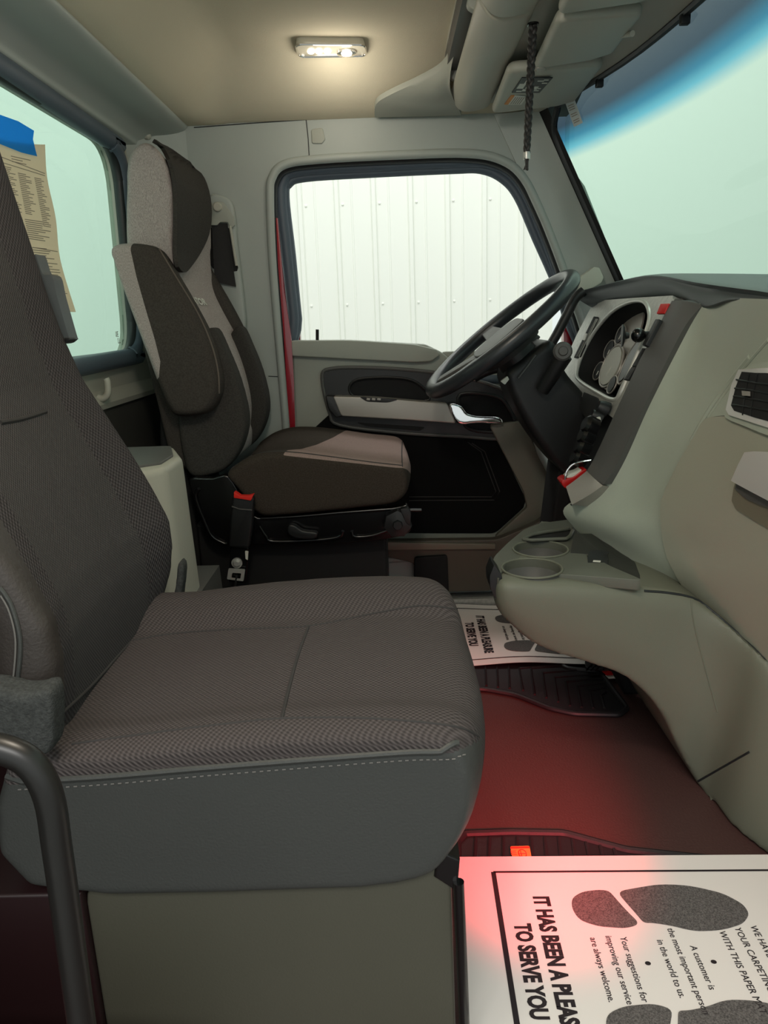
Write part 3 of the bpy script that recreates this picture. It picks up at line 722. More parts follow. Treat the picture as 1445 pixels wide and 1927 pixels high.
back.data.materials.append(mat('brown_black_vinyl', (58, 53, 50), .5, grain=.6, gs=300)); back.data.materials.append(SEATC)
for p in back.data.polygons:
    c = p.center
    lim = .69+.02*max(0, (c.z-.45)/.3)
    if c.y < lim and c.z < .80: p.material_index = 1
    elif .74 < c.y < 1.0-.06*(c.z-.45) and c.x > -.61: p.material_index = 2
BB = bvh(back)
seam_on('panel_seam', [(0, 795), (40, 788), (86, 774)], BB, .0028, SEAMM, back, 0)
seam_on('side_seam', [(0, 1105), (22, 1140), (38, 1200), (36, 1260), (28, 1310)], BB, .0022, LEATH, back, .0008)
for pts in ([(2, 1120), (18, 1150), (30, 1200), (28, 1260), (20, 1310)],): seam_on('side_seam', pts, BB, .001, STITCH, back, .0012)
seam_on('panel_seam', [(105, 1352), (170, 1292), (240, 1214), (300, 1152), (328, 1100)], BB, .002, SEAMM, back, 0)
# seat box and frame
bxp = rnd([Vector((-.345, .668, 0)), Vector((.052, .668, 0)), Vector((.049, .668, .248)), Vector((.03, .668, .268)), Vector((-.345, .668, .255))], .1)
prism('seat_box', bxp, (0, .40, 0), mat('seat_box_trim', (76, 75, 64), .5, grain=.2), ps, .004)
prism('seat_rail', [Vector(p) for p in ((.03, .665, .255), (.055, .665, .235), (.058, .665, .275), (.035, .665, .29))], (0, .42, 0), BLACKG, ps, .003)
prism('rear_side_cover', [Vector(p) for p in ((-.60, .66, 0), (-.345, .66, 0), (-.345, .66, .25), (-.60, .66, .25))], (0, .40, 0), mat('dark_red_black_cover', (34, 14, 16), .5), ps, .004)
tube('floor_rail', [(.056, .664, .25), (.060, .664, .1), (.062, .664, 0.01)], .006, BLACKG, ps)
# felt flap at the hinge, near side
bm = bmesh.new(); add_prism(bm, spline(pxY([(-60, 1300), (40, 1308), (85, 1300), (96, 1318), (98, 1370), (92, 1420), (60, 1425), (30, 1400), (-60, 1400)], .625), 4), Vector((0, .035, 0)), .006)
fl = organic('hinge_flap', bm, FLEECE, ps, .004, 6)
bm = bmesh.new(); add_prism(bm, spline(pxY([(300, 1170), (326, 1120), (334, 1060), (345, 1075), (338, 1150), (350, 1160), (330, 1180)], 1.07), 4), Vector((0, .03, 0)), .004)
organic('hinge_flap', bm, FLEECE, ps, .004, 5)

# foreground grab bar beside the passenger seat
gb = thing('grab_bar', 'blurred black tubular grab bar curving down at bottom left beside passenger seat', 'grab bar', at(80, 1927, Y=.42))
tube('bar', spline([at(a, b, Y=.43) for a, b in ((-160, 1400), (-60, 1402), (10, 1412), (60, 1440), (92, 1500), (108, 1600), (128, 1740), (150, 1900), (175, 2080), (190, 2200))], 6, False), .0098, mat('satin_black_tube', (30, 29, 28), .35), gb, 18)
# dark red body side of the door opening at the bottom left
struct(prism('trim_20', [Vector(p) for p in ((-.60, .50, -.02), (-.22, .50, -.02), (-.25, .50, .20), (-.60, .50, .215))], (0, .04, 0), mat('dark_red_sill', (70, 8, 16), .4), bevel=.01))

# upper belt guide on the passenger seat's far shoulder
bg_ = thing('belt_guide', 'grey plastic belt guide rising behind the passenger backrest against rear window', 'belt guide', at(110, 560, X=-.56))
prism('cover', spline(pxY([(66, 478), (80, 515), (98, 520), (108, 560), (128, 630), (130, 640), (112, 645), (88, 600), (60, 520)], 1.07), 4), (0, .03, 0), PAD, bg_, .005)
prism('edge_clip', rnd(pxY([(120, 636), (131, 636), (131, 642), (122, 643)], 1.06), .3), (0, .02, 0), BLACK, bg_, .001)

# ------------------------------------------------------------------ storage box between the seats
st = thing('storage_box', 'pale grey storage box with dark lid standing between the two seats', 'storage box', (-.45, 1.25, 0))
lid = [at(240, 834, Z=.62), at(255, 833, Z=.62), at(322, 843, Z=.61), at(340, 880, Z=.60), at(318, 905, Z=.595)]
sb = [Vector((-.60, 1.16, 0)), Vector((-.385, 1.16, 0)), Vector((-.352, 1.20, 0)), Vector((-.352, 1.30, 0)), Vector((-.40, 1.42, 0)), Vector((-.60, 1.42, 0))]
bm = bmesh.new(); vb = [bm.verts.new(p) for p in sb]; vt = [bm.verts.new(Vector((p.x*1.0-.02*(p.x > -.5), p.y, .605-.12*(1.42-p.y)*0))) for p in sb]
n = len(sb)
for k in range(n): bm.faces.new((vb[k], vb[(k+1) % n], vt[(k+1) % n], vt[k]))
bm.faces.new(vb[::-1]); bm.faces.new(vt)
bmesh.ops.bevel(bm, geom=bm.edges[:], offset=.012, segments=4, profile=.5, affect='EDGES')
obj('body', bm, TRIM_L, st)
prism('lid', rnd([Vector((-.59, 1.20, .603)), Vector((-.42, 1.20, .603)), Vector((-.388, 1.225, .603)), Vector((-.388, 1.30, .603)), Vector((-.42, 1.40, .603)), Vector((-.59, 1.40, .603))], .12), (0, 0, .006), DARK, st, .002)
prism('kick_cover', [Vector(p) for p in ((-.60, 1.15, 0), (-.34, 1.15, 0), (-.355, 1.15, .36), (-.60, 1.15, .36))], (0, .28, 0), DARK, st, .01)

# ------------------------------------------------------------------ driver seat
ds = thing('driver_seat', 'high-back driver seat in charcoal velour with winged side bolsters by the door', 'seat', (-.2, 1.83, 0))
N_ = 1.60
def pf(pts, y): return spline(pxY(pts, y), 4)
bm = bmesh.new()
core = [(275, 262), (250, 272), (237, 300), (232, 380), (233, 455), (240, 540), (262, 640), (292, 760), (330, 880), (420, 885), (432, 850), (438, 790), (424, 720), (398, 650), (362, 585), (336, 530), (326, 470), (327, 400), (322, 335), (305, 290)]
cpts = [at(a, b, Y=1.655) for a, b in core]
def scaled(loop, k):
    c = sum(loop, Vector())/len(loop); return [c+(p-c)*k for p in loop]
yy = [(1.655, .90), (1.662, .96), (1.68, 1), (1.75, 1.0), (1.83, .995), (1.91, 1), (1.985, 1), (2.003, .96), (2.01, .9)]
sp = spline(cpts, 3); rings = []
for y, k in yy:
    dish = -.018*math.cos((y-1.83)/.18*math.pi/2)
    L_ = []
    for p in sp:
        hz = max(0, min(1, (p.z-.98)/.2)); narrow = 1-.03*hz*hz
        c = sum(sp, Vector())/len(sp)
        q = Vector((c.x+(p.x-c.x)*(k if abs(p.z-c.z) < .28 else k), 1.83+(y-1.83)*narrow, c.z+(p.z-c.z)*(1-(1-k)*.35)))
        if p.x > c.x+.1*(c.z-p.z)*3: q.x += dish
        L_.append(bm.verts.new(q))
    rings.append(L_)
for A, B in zip(rings, rings[1:]):
    n = len(A)
    for k in range(n): bm.faces.new((A[k], A[(k+1) % n], B[(k+1) % n], B[k]))
bm.faces.new(rings[0][::-1]); bm.faces.new(rings[-1])
dback = organic('backrest', bm, CLOTH, ds, .0055, 8)
zone(dback, lambda c, n: c.z-.88 if c.y < 1.685 else .01)
DB = bvh(dback)
# dark front panel of the head section
hp = [(286, 268), (308, 275), (345, 300), (375, 330), (388, 360), (393, 400), (388, 440), (372, 475), (352, 505), (340, 513), (330, 503), (325, 470), (326, 420), (325, 360), (318, 315), (302, 280)]
fc = sorted([(at(a, b, Y=1.655).z, at(a, b, Y=1.655).x) for a, b in [(270, 255), (290, 272), (308, 294), (322, 335), (327, 400), (326, 470), (336, 530), (362, 585), (398, 650)]])
def front_x(z):
    for (a, b), (c, d) in zip(fc, fc[1:]):
        if z <= c: return b+(d-b)*max(0, (z-a)/(c-a))
    return fc[-1][1]
def on_front(px, py):
    d = ray(px, py); y = 1.60
    while y < 2.03:
        p = EYE+d*(y/d.y)
        if p.x <= front_x(p.z)+.004-.012*math.cos(max(-1, min(1, (y-1.83)/.2))*math.pi/2): break
        y += .002
    return p
hpan = panel_on('head_panel', [(p.x, p.y) for p in spline([(a, b, 0) for a, b in hp], 3)], None, 0, CLOTHD, dback, 7, .008, fall=on_front)
# wings
wing = [(211, 470), (214, 460), (235, 456), (270, 458), (298, 470), (330, 520), (365, 580), (395, 640), (413, 700), (415, 735), (404, 765), (385, 780), (350, 785), (322, 780), (300, 735), (280, 680), (250, 595), (225, 520)]
def make_wing(y, dy, sgn):
    base = [at(a, b, Y=1.60) for a, b in wing]; off = y-1.60
    loop = spline([p+Vector((0, off, 0)) for p in base], 3); bm = bmesh.new(); rings = []
    c = sum(loop, Vector())/len(loop)
    for t, k in ((0, .80), (.08, .90), (.25, .98), (.55, 1), (.85, .98), (1, .9)):
        L_ = []
        for p in loop:
            # shrink towards the spine of the wing, keeps it slim
            sx = -.555+(1.0-p.z)*.42; q = Vector((sx+(p.x-sx)*k, p.y+dy*t, c.z+(p.z-c.z)*(1-(1-k)*.35)))
            L_.append(bm.verts.new(q))
        rings.append(L_)
    for A, B in zip(rings, rings[1:]):
        n = len(A)
        for k in range(n): bm.faces.new((A[k], A[(k+1) % n], B[(k+1) % n], B[k]))
    bm.faces.new(rings[0][::-1]); bm.faces.new(rings[-1])
    return organic('side_bolster', bm, CLOTH, ds, .005, 7)
wn = make_wing(1.585, .085, 1)
zp = [(p.x, p.z) for p in pxY([(200, 440), (246, 440), (247, 470), (258, 520), (275, 580), (293, 640), (303, 680), (300, 710), (284, 722), (180, 640)], 1.59)]
zone(wn, lambda c, n: sd_poly((c.x, c.z), zp) if c.y < 1.68 else -1)
wf = make_wing(1.985, .075, -1); zone(wf, lambda c, n: -1)
# lumbar bolsters
lum = [(330, 770), (345, 700), (372, 640), (396, 615), (420, 660), (444, 720), (460, 790), (452, 840), (430, 878), (400, 895), (355, 898), (338, 850)]
for y in (1.64, 1.945):
    bm = bmesh.new(); base = [at(a, b, Y=1.63)+Vector((0, y-1.63, 0)) for a, b in lum]; add_prism(bm, spline(base, 3), Vector((0, .075, 0)), .016, 4)
    lb = organic('lumbar_bolster', bm, CLOTHD, ds, .005, 8)
WNB = bvh(wn)
seam_on('wing_seam', [(300, 470), (330, 520), (372, 590), (398, 650), (410, 700), (412, 740)], WNB, .0022, mat('piping_velour', (96, 88, 80), .9), wn, 0)
et = text_mesh('embroidered_text', 'ATOR', .023, hit(DB, 365, 571, .003) or at(365, 571, Y=1.72), Vector((-.03, 1, -.03)), Vector((-.25, 0, 1)), WHITE, dback, .0006, 1.9, .0008)
for v in et.data.vertices:
    q_, n_, i_, d_ = DB.find_nearest(v.co); v.co = q_+n_*.0022
# seat cushion
prof = [(425, 893), (440, 878), (465, 862), (505, 851), (560, 851), (620, 858), (690, 868), (740, 873), (760, 880), (767, 900), (766, 925), (745, 948), (690, 956), (600, 966), (520, 973), (485, 970), (458, 935), (436, 908)]
bm = bmesh.new(); rings = []; loop = spline([at(a, b, Y=1.60) for a, b in prof], 3); c = sum(loop, Vector())/len(loop)
for y, k in ((1.592, .86), (1.60, .95), (1.62, 1), (1.70, 1.005), (1.80, 1.0), (1.92, 1.0), (2.02, 1.0), (2.045, .96), (2.055, .88)):
    L_ = []; dish = .010*math.sin(max(0, min(1, (y-1.62)/.4))*math.pi)
    for p in loop:
        kk = 1-(1-k)*.5; q = Vector((c.x+(p.x-c.x)*(1-(1-k)*.25), y, c.z+(p.z-c.z)*k))
        if q.z > c.z: q.z -= dish*1.0
        if q.z > c.z and y > 1.63: q.z += -.005
        if q.x > .02: q.x += .012*math.cos((y-1.82)/.23*math.pi/2)
        L_.append(bm.verts.new(q))
    rings.append(L_)
for A, B in zip(rings, rings[1:]):
    n = len(A)
    for k in range(n): bm.faces.new((A[k], A[(k+1) % n], B[(k+1) % n], B[k]))
bm.faces.new(rings[0][::-1]); bm.faces.new(rings[-1])
dc = organic('seat_cushion', bm, CUSH, ds, .0055, 8)
DC = bvh(dc)
zc_ = [p for p in (hit(DC, a, b) for a, b in ((548, 849), (630, 812), (660, 800))) if p is not None]
sl1 = at(508, 850, Y=1.6); sl2 = at(755, 877, Y=1.6)
def cz_(co, n):
    # pale wedge covering the front of the top
    x0 = -.236+(co.y-1.60)*.26; 
    return min(co.x-x0, .045-co.x, (co.z-(sl1.z+(sl2.z-sl1.z)*(co.x-sl1.x)/(sl2.x-sl1.x))+.004+.3*max(0, co.y-1.6))*2)
zone(dc, cz_)
seam_on('edge_seam', [(432, 886), (460, 862), (508, 850), (560, 852), (625, 860), (700, 870), (755, 876)], DC, .0016, SEAMM, dc, 0)
seam_on('front_seam', [(757, 828), (756, 852), (757, 878)], DC, .0014, SEAMM, dc, 0)
# black steel side frame
sf = spline(pxY([(356, 902), (400, 900), (430, 896), (458, 940), (485, 974), (600, 968), (740, 955), (766, 950), (772, 975), (768, 1004), (690, 1020), (560, 1026), (480, 1026), (412, 1024), (388, 1006), (374, 970), (364, 935)], 1.615), 3)
prism('side_frame', sf, (0, .025, 0), BLACKG, ds, .004)
for pts in ([(374, 920), (368, 935), (382, 975), (398, 1008), (420, 1022), (428, 1023)], [(488, 990), (500, 1008), (515, 1019), (600, 1016), (638, 1010), (645, 1000)], [(662, 1000), (668, 1010), (700, 1008), (735, 996)], [(490, 976), (560, 972), (640, 965), (735, 958)]):
    tube('pressed_rib', spline([at(a, b, Y=1.612) for a, b in pts], 5, False), .004, BLACKG, ds, 10)
rk_ = lathe('recliner_knob', [(.031, 0), (.033, .006), (.031, .022), (.012, .026), (.010, .032)], at(748, 982, Y=1.61), (0, -1, 0), BLACK, ds, 7)
prism('knob_cap', rnd(pxY([(752, 958), (768, 956), (774, 966), (772, 990), (764, 985)], 1.585), .3), (0, .02, 0), BLACK, rk_, .002)
prism('adjust_lever', spline(pxY([(540, 998), (545, 988), (556, 990), (570, 999), (594, 1002), (597, 1008), (590, 1015), (560, 1014), (545, 1008)], 1.592), 3), (0, .02, 0), BLACK, ds, .004)
tube('slide_bar', [at(770, 960, Y=1.66), at(793, 960, Y=1.66)], .004, BLACKG, ds, 8)
prism('suspension_box', [Vector(p) for p in ((-.46, 1.66, .02), (-.02, 1.66, .02), (-.02, 1.66, .37), (-.46, 1.66, .38))], (0, .36, 0), BLACKM, ds, .01)
prism('floor_frame', [Vector(p) for p in ((-.50, 1.60, 0), (0.02, 1.60, 0), (0.02, 1.60, .035), (-.50, 1.60, .035))], (0, .44, 0), BLACKM, ds, .006)
prism('rear_cover', spline(pxY([(300, 780), (330, 780), (352, 900), (375, 1010), (380, 1120), (340, 1120), (310, 980)], 1.68), 3), (0, .30, 0), BLACKM, ds, .01)
# buckle
bk = thing('seat_belt_buckle', 'black seat belt buckle with red release button beside the driver seat', 'buckle', at(455, 1100, Y=1.56))
bm = bmesh.new(); add_prism(bm, rnd(pxY([(437, 932), (478, 936), (474, 990), (468, 1032), (430, 1030), (433, 980)], 1.555), .15), Vector((0, .024, 0)), .006); obj('buckle_body', bm, BLACK, bk)
tube('body_joint', [at(a, b, Y=1.553) for a, b in ((436, 953), (450, 958), (474, 960))], .0015, DARK, bk, 6)
prism('release_button', rnd(pxY([(440, 926), (445, 929), (452, 934), (466, 934), (477, 931), (472, 942), (455, 939), (440, 937)], 1.55), .15), (0, .018, 0), REDP, bk, .0015)
prism('anchor_strap', rnd(pxY([(434, 1026), (468, 1030), (466, 1060), (462, 1098), (430, 1095), (432, 1060)], 1.57), .1), (0, .006, 0), BLACKG, bk, .002)
lathe('bolt_washer', [(.012, 0), (.012, .003)], at(446, 1059, Y=1.568), (0, -1, 0), STEEL, bk, 20)
lathe('bolt_head', [(.008, 0), (.008, .007), (.006, .009)], at(446, 1059, Y=1.566), (0, -1, 0), STEEL, bk, 6)
plate('anchor_plate', rnd(pxY([(430, 1070), (461, 1072), (458, 1094), (427, 1090)], 1.56), .1), [rnd(pxY([(437, 1078), (454, 1079), (452, 1090), (435, 1088)], 1.56), .2)], (0, .004, 0), STEEL, bk)
tube('webbing', [at(a, b, Y=1.565) for a, b in ((446, 1082), (443, 1100), (436, 1125))], .011, BELT, bk, 10, .2, (0, 1, 0))
prism('white_clip', rnd(pxY([(461, 1037), (467, 1038), (466, 1054), (462, 1052)], 1.562), .2), (0, .004, 0), WHITE, bk)

# shoulder belt on the corner pillar
sbelt = thing('seat_belt', 'grey belt anchor with dark webbing hanging on the pillar behind driver seat', 'seat belt', at(415, 395, Y=2.04))
prism('recess_cover', spline(pxY([(392, 372), (412, 366), (434, 378), (442, 410), (446, 460), (456, 540), (462, 620), (440, 620), (400, 520), (388, 440)], 2.05), 3), (0, .03, 0), PILLAR, sbelt, .008)
prism('recess', spline(pxY([(394, 430), (432, 430), (440, 480), (446, 510), (400, 505), (392, 470)], 2.048), 3), (0, .01, 0), BLACKM, sbelt, .002)
prism('anchor_bracket', rnd(pxY([(394, 386), (405, 379), (420, 380), (440, 408), (442, 424), (434, 430), (428, 418), (414, 418), (408, 424), (396, 424), (392, 405)], 2.03), .2), (0, .006, 0), TRIM, sbelt, .002)
lathe('bolt', [(.011, 0), (.011, .008), (.009, .01)], at(410, 390, Y=2.03), (0, -1, 0), TRIM_L, sbelt, 20)
prism('webbing', rnd(pxY([(398, 420), (428, 420), (438, 500), (444, 540), (404, 530)], 2.036), .05), (0, .003, 0), BELT, sbelt)
tube('trim_edge', [at(a, b, Y=2.03) for a, b in ((433, 425), (440, 470), (445, 500))], .0035, TRIM_L, sbelt, 8)

# coat hook
ch = thing('coat_hook', 'small pale plastic coat hook on the panel under the rear window', 'hook', at(180, 740, X=-.61))
bm = bmesh.new(); b0 = at(184, 748, X=-.61); add_tube(bm, spline([b0+Vector((0, 0, .0)), b0+Vector((.012, 0, -.002)), b0+Vector((.022, 0, .008)), b0+Vector((.024, 0, .03)), b0+Vector((.022, 0, .038))], 4, False), .007, 12); obj('hook_arm', bm, TRIM_L, ch)
ch2 = thing('coat_hook', 'tiny pale knob on the rear wall just above driver headrest', 'hook', at(272, 250, X=-.58))
lathe('knob', [(.008, 0), (.009, .008), (.005, .014)], at(273, 256, X=-.59), (1, 0, 0), TRIM_L, ch2, 16)

# paper notice and tape on the rear window
pn = thing('paper_notice', 'long tan printed notice sheet hanging on the rear window glass', 'paper', at(60, 580, X=-.60))
XP = -.606
def prw(pts, x=XP): return [at(a, b, X=x) for a, b in pts]
rowsP = [prw([(-70, 238), (0, 263), (60, 271), (84, 272)]), prw([(-70, 330), (5, 350), (60, 355), (88, 335)]), prw([(-60, 440), (30, 452), (75, 455), (104, 410)]), prw([(-50, 520), (40, 520), (85, 520), (113, 490)]), prw([(-40, 590), (60, 588), (100, 587), (142, 587)])]
pr_ = sheet('sheet', rowsP, PAPER2, pn, Vector((.0008, 0, 0)))
PB = bvh(pr_)
random.seed(9)
def pline(a0, b0, a1, b1, w=1.3): 
    panel_on('printed_line', [(a0, b0), (a1, b1), (a1, b1+w), (a0, b0+w)], PB, .0004, INKL, pn, 40, .0002)
bm_list = []
def ptext_lines(cols):
    bm = bmesh.new()
    for (x0, y0, x1, dy, cnt, sl) in cols:
        for k in range(cnt):
            xa = x0+k*dy*.19; ya = y0+k*dy; ln = (x1-x0)*random.uniform(.45, 1)
            c = [hit(PB, q, r, .0005) for q, r in ((xa, ya), (xa+ln, ya+ln*sl), (xa+ln, ya+ln*sl+1.4), (xa, ya+1.4))]
            if all(v is not None for v in c):
                vs = [bm.verts.new(v) for v in c]; bm.faces.new(vs)
    r = bmesh.ops.extrude_face_region(bm, geom=bm.faces[:]); bmesh.ops.translate(bm, verts=[e for e in r['geom'] if isinstance(e, bmesh.types.BMVert)], vec=(.0002, 0, 0))
    return obj('printed_text', bm, INKL, pn, False)
ptext_lines([(3, 312, 28, 3.6, 32, .2), (33, 325, 58, 3.6, 22, .2), (64, 334, 82, 3.6, 26, .2), (20, 293, 62, 5, 3, .22), (46, 412, 92, 4, 10, .15), (60, 465, 108, 4.5, 7, .1), (84, 500, 114, 5, 10, .1)])
for q in [(0, 294, 84, 326), (0, 304, 84, 330), (62, 465, 108, 473), (100, 548, 126, 552)]: pline(*q)
tp = thing('masking_tape', 'bright blue masking tape strip holding the notice to rear window', 'tape', at(32, 255, X=-.6))
prism('tape_strip', prw([(2, 217), (33, 228), (63, 246), (61, 262), (66, 283), (69, 294), (40, 287), (0, 271), (-30, 262), (-30, 205)], -.602), (.001, 0, 0), TAPE, tp)

# ------------------------------------------------------------------ dashboard
db = thing('dashboard', 'large grey-green dashboard curving round the driver with gauge cluster and dark edge band', 'dashboard', (.6, 1.2, 0))
def P3(lst): return [at(a, b, Y=y) for a, b, y in lst]
flank = [P3([(1322, 562, 1.355), (1355, 560, 1.30), (1410, 562, 1.16), (1490, 566, 1.02), (1640, 585, .86)]),
         P3([(1286, 622, 1.355), (1325, 635, 1.31), (1400, 645, 1.17), (1490, 655, 1.02), (1650, 680, .86)]),
         P3([(1250, 690, 1.355), (1290, 715, 1.31), (1375, 730, 1.19), (1480, 740, 1.02), (1650, 760, .86)]),
         P3([(1210, 772, 1.355), (1255, 805, 1.30), (1340, 820, 1.19), (1460, 830, 1.02), (1640, 850, .86)]),
         P3([(1178, 842, 1.355), (1220, 880, 1.31), (1300, 900, 1.20), (1440, 915, 1.03), (1620, 930, .86)]),
         P3([(1137, 910, 1.36), (1190, 945, 1.31), (1275, 970, 1.21), (1435, 980, 1.04), (1610, 990, .87)]),
         P3([(1062, 955, 1.40), (1140, 985, 1.33), (1268, 1020, 1.22), (1430, 1040, 1.05), (1605, 1050, .88)]),
         P3([(1078, 990, 1.40), (1165, 1035, 1.33), (1275, 1070, 1.22), (1430, 1110, 1.06), (1600, 1130, .88)]),
         P3([(1100, 1012, 1.40), (1215, 1108, 1.30), (1305, 1132, 1.23), (1445, 1258, 1.08), (1600, 1380, .90)])]
for r_ in flank: r_ += [Vector((r_[-1].x+.02, .55, r_[-1].z)), Vector((r_[-1].x+.02, .22, r_[-1].z))]
fk = sheet('side_panel', flank, DASHF, db, Vector((.05, .03, 0)), 6)
FK = bvh(fk)
dcl = [(1290, 575), (1240, 650), (1190, 750), (1135, 850), (1105, 888), (1132, 912), (1140, 905), (1165, 860), (1200, 780), (1240, 700), (1285, 618), (1322, 580)]
glv = [(1500, 800), (1445, 792), (1400, 786), (1350, 787), (1330, 795), (1312, 825), (1285, 870), (1262, 915), (1250, 950), (1250, 990), (1256, 1030), (1270, 1065), (1310, 1128), (1380, 1190), (1445, 1240), (1500, 1280)]
panel_on('glove_box_door', [(p.x, p.y) for p in spline([(a, b, 0) for a, b in glv[:-1]], 3, False)]+[(1500, 1280)], FK, .001, GLOVE, db, 16, .007)
seam_on('door_gap', glv[1:-1], FK, .0028, SEALD, db, .0015)
ln = [(1445, 655), (1400, 700), (1360, 745), (1330, 790)]
# raised edge running from the vent to the glove box
seam_on('raised_edge', [(1410, 672), (1375, 715), (1335, 770), (1300, 830)], FK, .006, DASHF, db, -.003)
seam_on('raised_edge', [(1445, 640), (1402, 690), (1360, 745), (1332, 785)], FK, .004, DASHF, db, -.002)
# side vent
vb_ = [(1500, 678), (1440, 682), (1408, 700), (1388, 735), (1376, 775), (1380, 790), (1445, 815), (1500, 832)]
panel_on('vent_surround', [(p.x, p.y) for p in rnd([Vector((a, b, 0)) for a, b in vb_], .2)], FK, .004, DASHF, db, 10, .010)
panel_on('vent_ring', [(1500, 690), (1445, 694), (1412, 696), (1398, 726), (1386, 776), (1392, 786), (1445, 800), (1500, 815)], FK, .012, mat('satin_vent_ring', (215, 215, 212), .3, .2), db, 10, .006)
vc_ = panel_on('vent_core', [(1500, 702), (1445, 702), (1420, 700), (1408, 730), (1398, 768), (1404, 778), (1445, 790), (1500, 802)], FK, .0182, BLACKM, db, 10, .0008)
for k in range(4):
    y = 716+k*17; seam_on('vent_slat', [(1410-k*3, y), (1445, y+5), (1490, y+11)], FK, .0014, BLACK, vc_, .0195, 6)
for k in range(2): seam_on('vent_slat', [(1436+k*16, 704), (1428+k*16, 740), (1421+k*16, 786)], FK, .0010, BLACK, vc_, .0195, 6)
panel_on('vent_tab', [(1426, 739), (1438, 740), (1438, 748), (1427, 748)], FK, .020, SILV, vc_, 8, .004)
# glove box handle
panel_on('handle_recess', [(p.x, p.y) for p in rnd([Vector((a, b, 0)) for a, b in ((1500, 1010), (1445, 984), (1396, 955), (1388, 940), (1396, 905), (1425, 855), (1500, 850))], .2)], FK, .008, mat('handle_recess_trim', (118, 114, 98), .5), db, 10, .003)
gh_ = panel_on('handle', [(1500, 852), (1448, 850), (1430, 852), (1415, 880), (1403, 903), (1445, 922), (1500, 945)], FK, .014, mat('satin_chrome', (205, 205, 202), .3, .25), db, 10, .010)
panel_on('handle_grip', [(1500, 945), (1445, 922), (1403, 905), (1398, 918), (1418, 935), (1445, 945), (1500, 960)], FK, .010, DARK, gh_, 10, .004)
# dark edge band of the driver side
band = [P3([(1264, 566, 1.44), (1288, 566, 1.385), (1322, 574, 1.345)]), P3([(1238, 615, 1.44), (1260, 618, 1.385), (1290, 612, 1.345)]), P3([(1205, 675, 1.44), (1230, 682, 1.385), (1254, 680, 1.345)]),
        P3([(1172, 745, 1.44), (1195, 752, 1.385), (1217, 755, 1.345)]), P3([(1140, 815, 1.44), (1162, 824, 1.385), (1184, 826, 1.345)]), P3([(1118, 862, 1.44), (1136, 872, 1.385), (1158, 880, 1.345)]), P3([(1104, 886, 1.44), (1118, 900, 1.385), (1136, 912, 1.345)])]
sheet('edge_band', band, DARK, db, Vector((.06, .02, 0)), 5)
cap = [P3([(1104, 886, 1.445), (1118, 900, 1.385), (1134, 914, 1.345)]), P3([(1084, 902, 1.445), (1098, 920, 1.385), (1108, 932, 1.345)]), P3([(1065, 916, 1.445), (1072, 938, 1.385), (1076, 950, 1.35)])]
sheet('end_cap', cap, SILV, db, Vector((.04, .02, -.01)), 5)
seam_on('cap_joint', [(1075, 950), (1100, 936), (1136, 916)], FK, .0018, SEALD, db, .002)
# top pad
pad = [[at(1086, 552, Y=2.02), at(1160, 532, Y=1.90), at(1246, 515, Y=1.66), at(1330, 526, Y=1.42), at(1380, 533, Y=1.29), at(1445, 541, Y=1.16), at(1640, 560, Y=.9)],
       [at(1086, 556, Y=2.00), at(1160, 540, Y=1.86), at(1236, 528, Y=1.60), at(1322, 545, Y=1.38), at(1378, 551, Y=1.25), at(1445, 559, Y=1.12), at(1640, 590, Y=.86)],
       [at(1092, 566, Y=1.99), at(1165, 562, Y=1.84), at(1262, 556, Y=1.52), at(1322, 576, Y=1.34), at(1374, 564, Y=1.235), at(1445, 569, Y=1.11), at(1640, 600, Y=.85)],
       [at(1112, 576, Y=2.0), at(1175, 570, Y=1.86), at(1270, 561, Y=1.55), at(1326, 580, Y=1.37), at(1378, 570, Y=1.26), at(1450, 576, Y=1.14), at(1640, 606, Y=.87)]]
for r_ in pad: r_ += [Vector((r_[-1].x+.02, .55, r_[-1].z)), Vector((r_[-1].x+.02, .22, r_[-1].z))]
topb = [p+Vector((.25, 0, -.01)) for p in pad[0]]
sheet('top_pad', [topb]+pad, PAD, db, Vector((.02, .0, -.012)), 5)
# cluster face plane
A_ = at(1115, 572, Y=2.0); B_ = at(1266, 560, Y=1.47); C_ = at(1060, 695, Y=2.0)
NC = (B_-A_).cross(C_-A_).normalized()
if NC.dot(EYE-A_) < 0: NC = -NC
def cl(pts, lift=0): return [atP(a, b, A_+NC*lift, NC) for a, b in pts]
facep = rnd(cl([(1118, 566), (1200, 560), (1268, 556), (1240, 625), (1205, 690), (1172, 755), (1158, 790), (1120, 762), (1092, 745), (1062, 716), (1058, 690), (1085, 630)]), .1)
openc = spline(cl([(1222, 600), (1218, 575), (1205, 566), (1180, 570), (1150, 588), (1118, 625), (1095, 668), (1085, 702), (1092, 718), (1130, 742), (1152, 752), (1166, 744), (1185, 700), (1210, 640)]), 3)
plate('cluster_frame', facep, [openc], -NC*.02, SILVD, db)
ring('cluster_lip', openc, .0045, mat('bright_bezel', (205, 206, 200), .3, .2), db, 8)
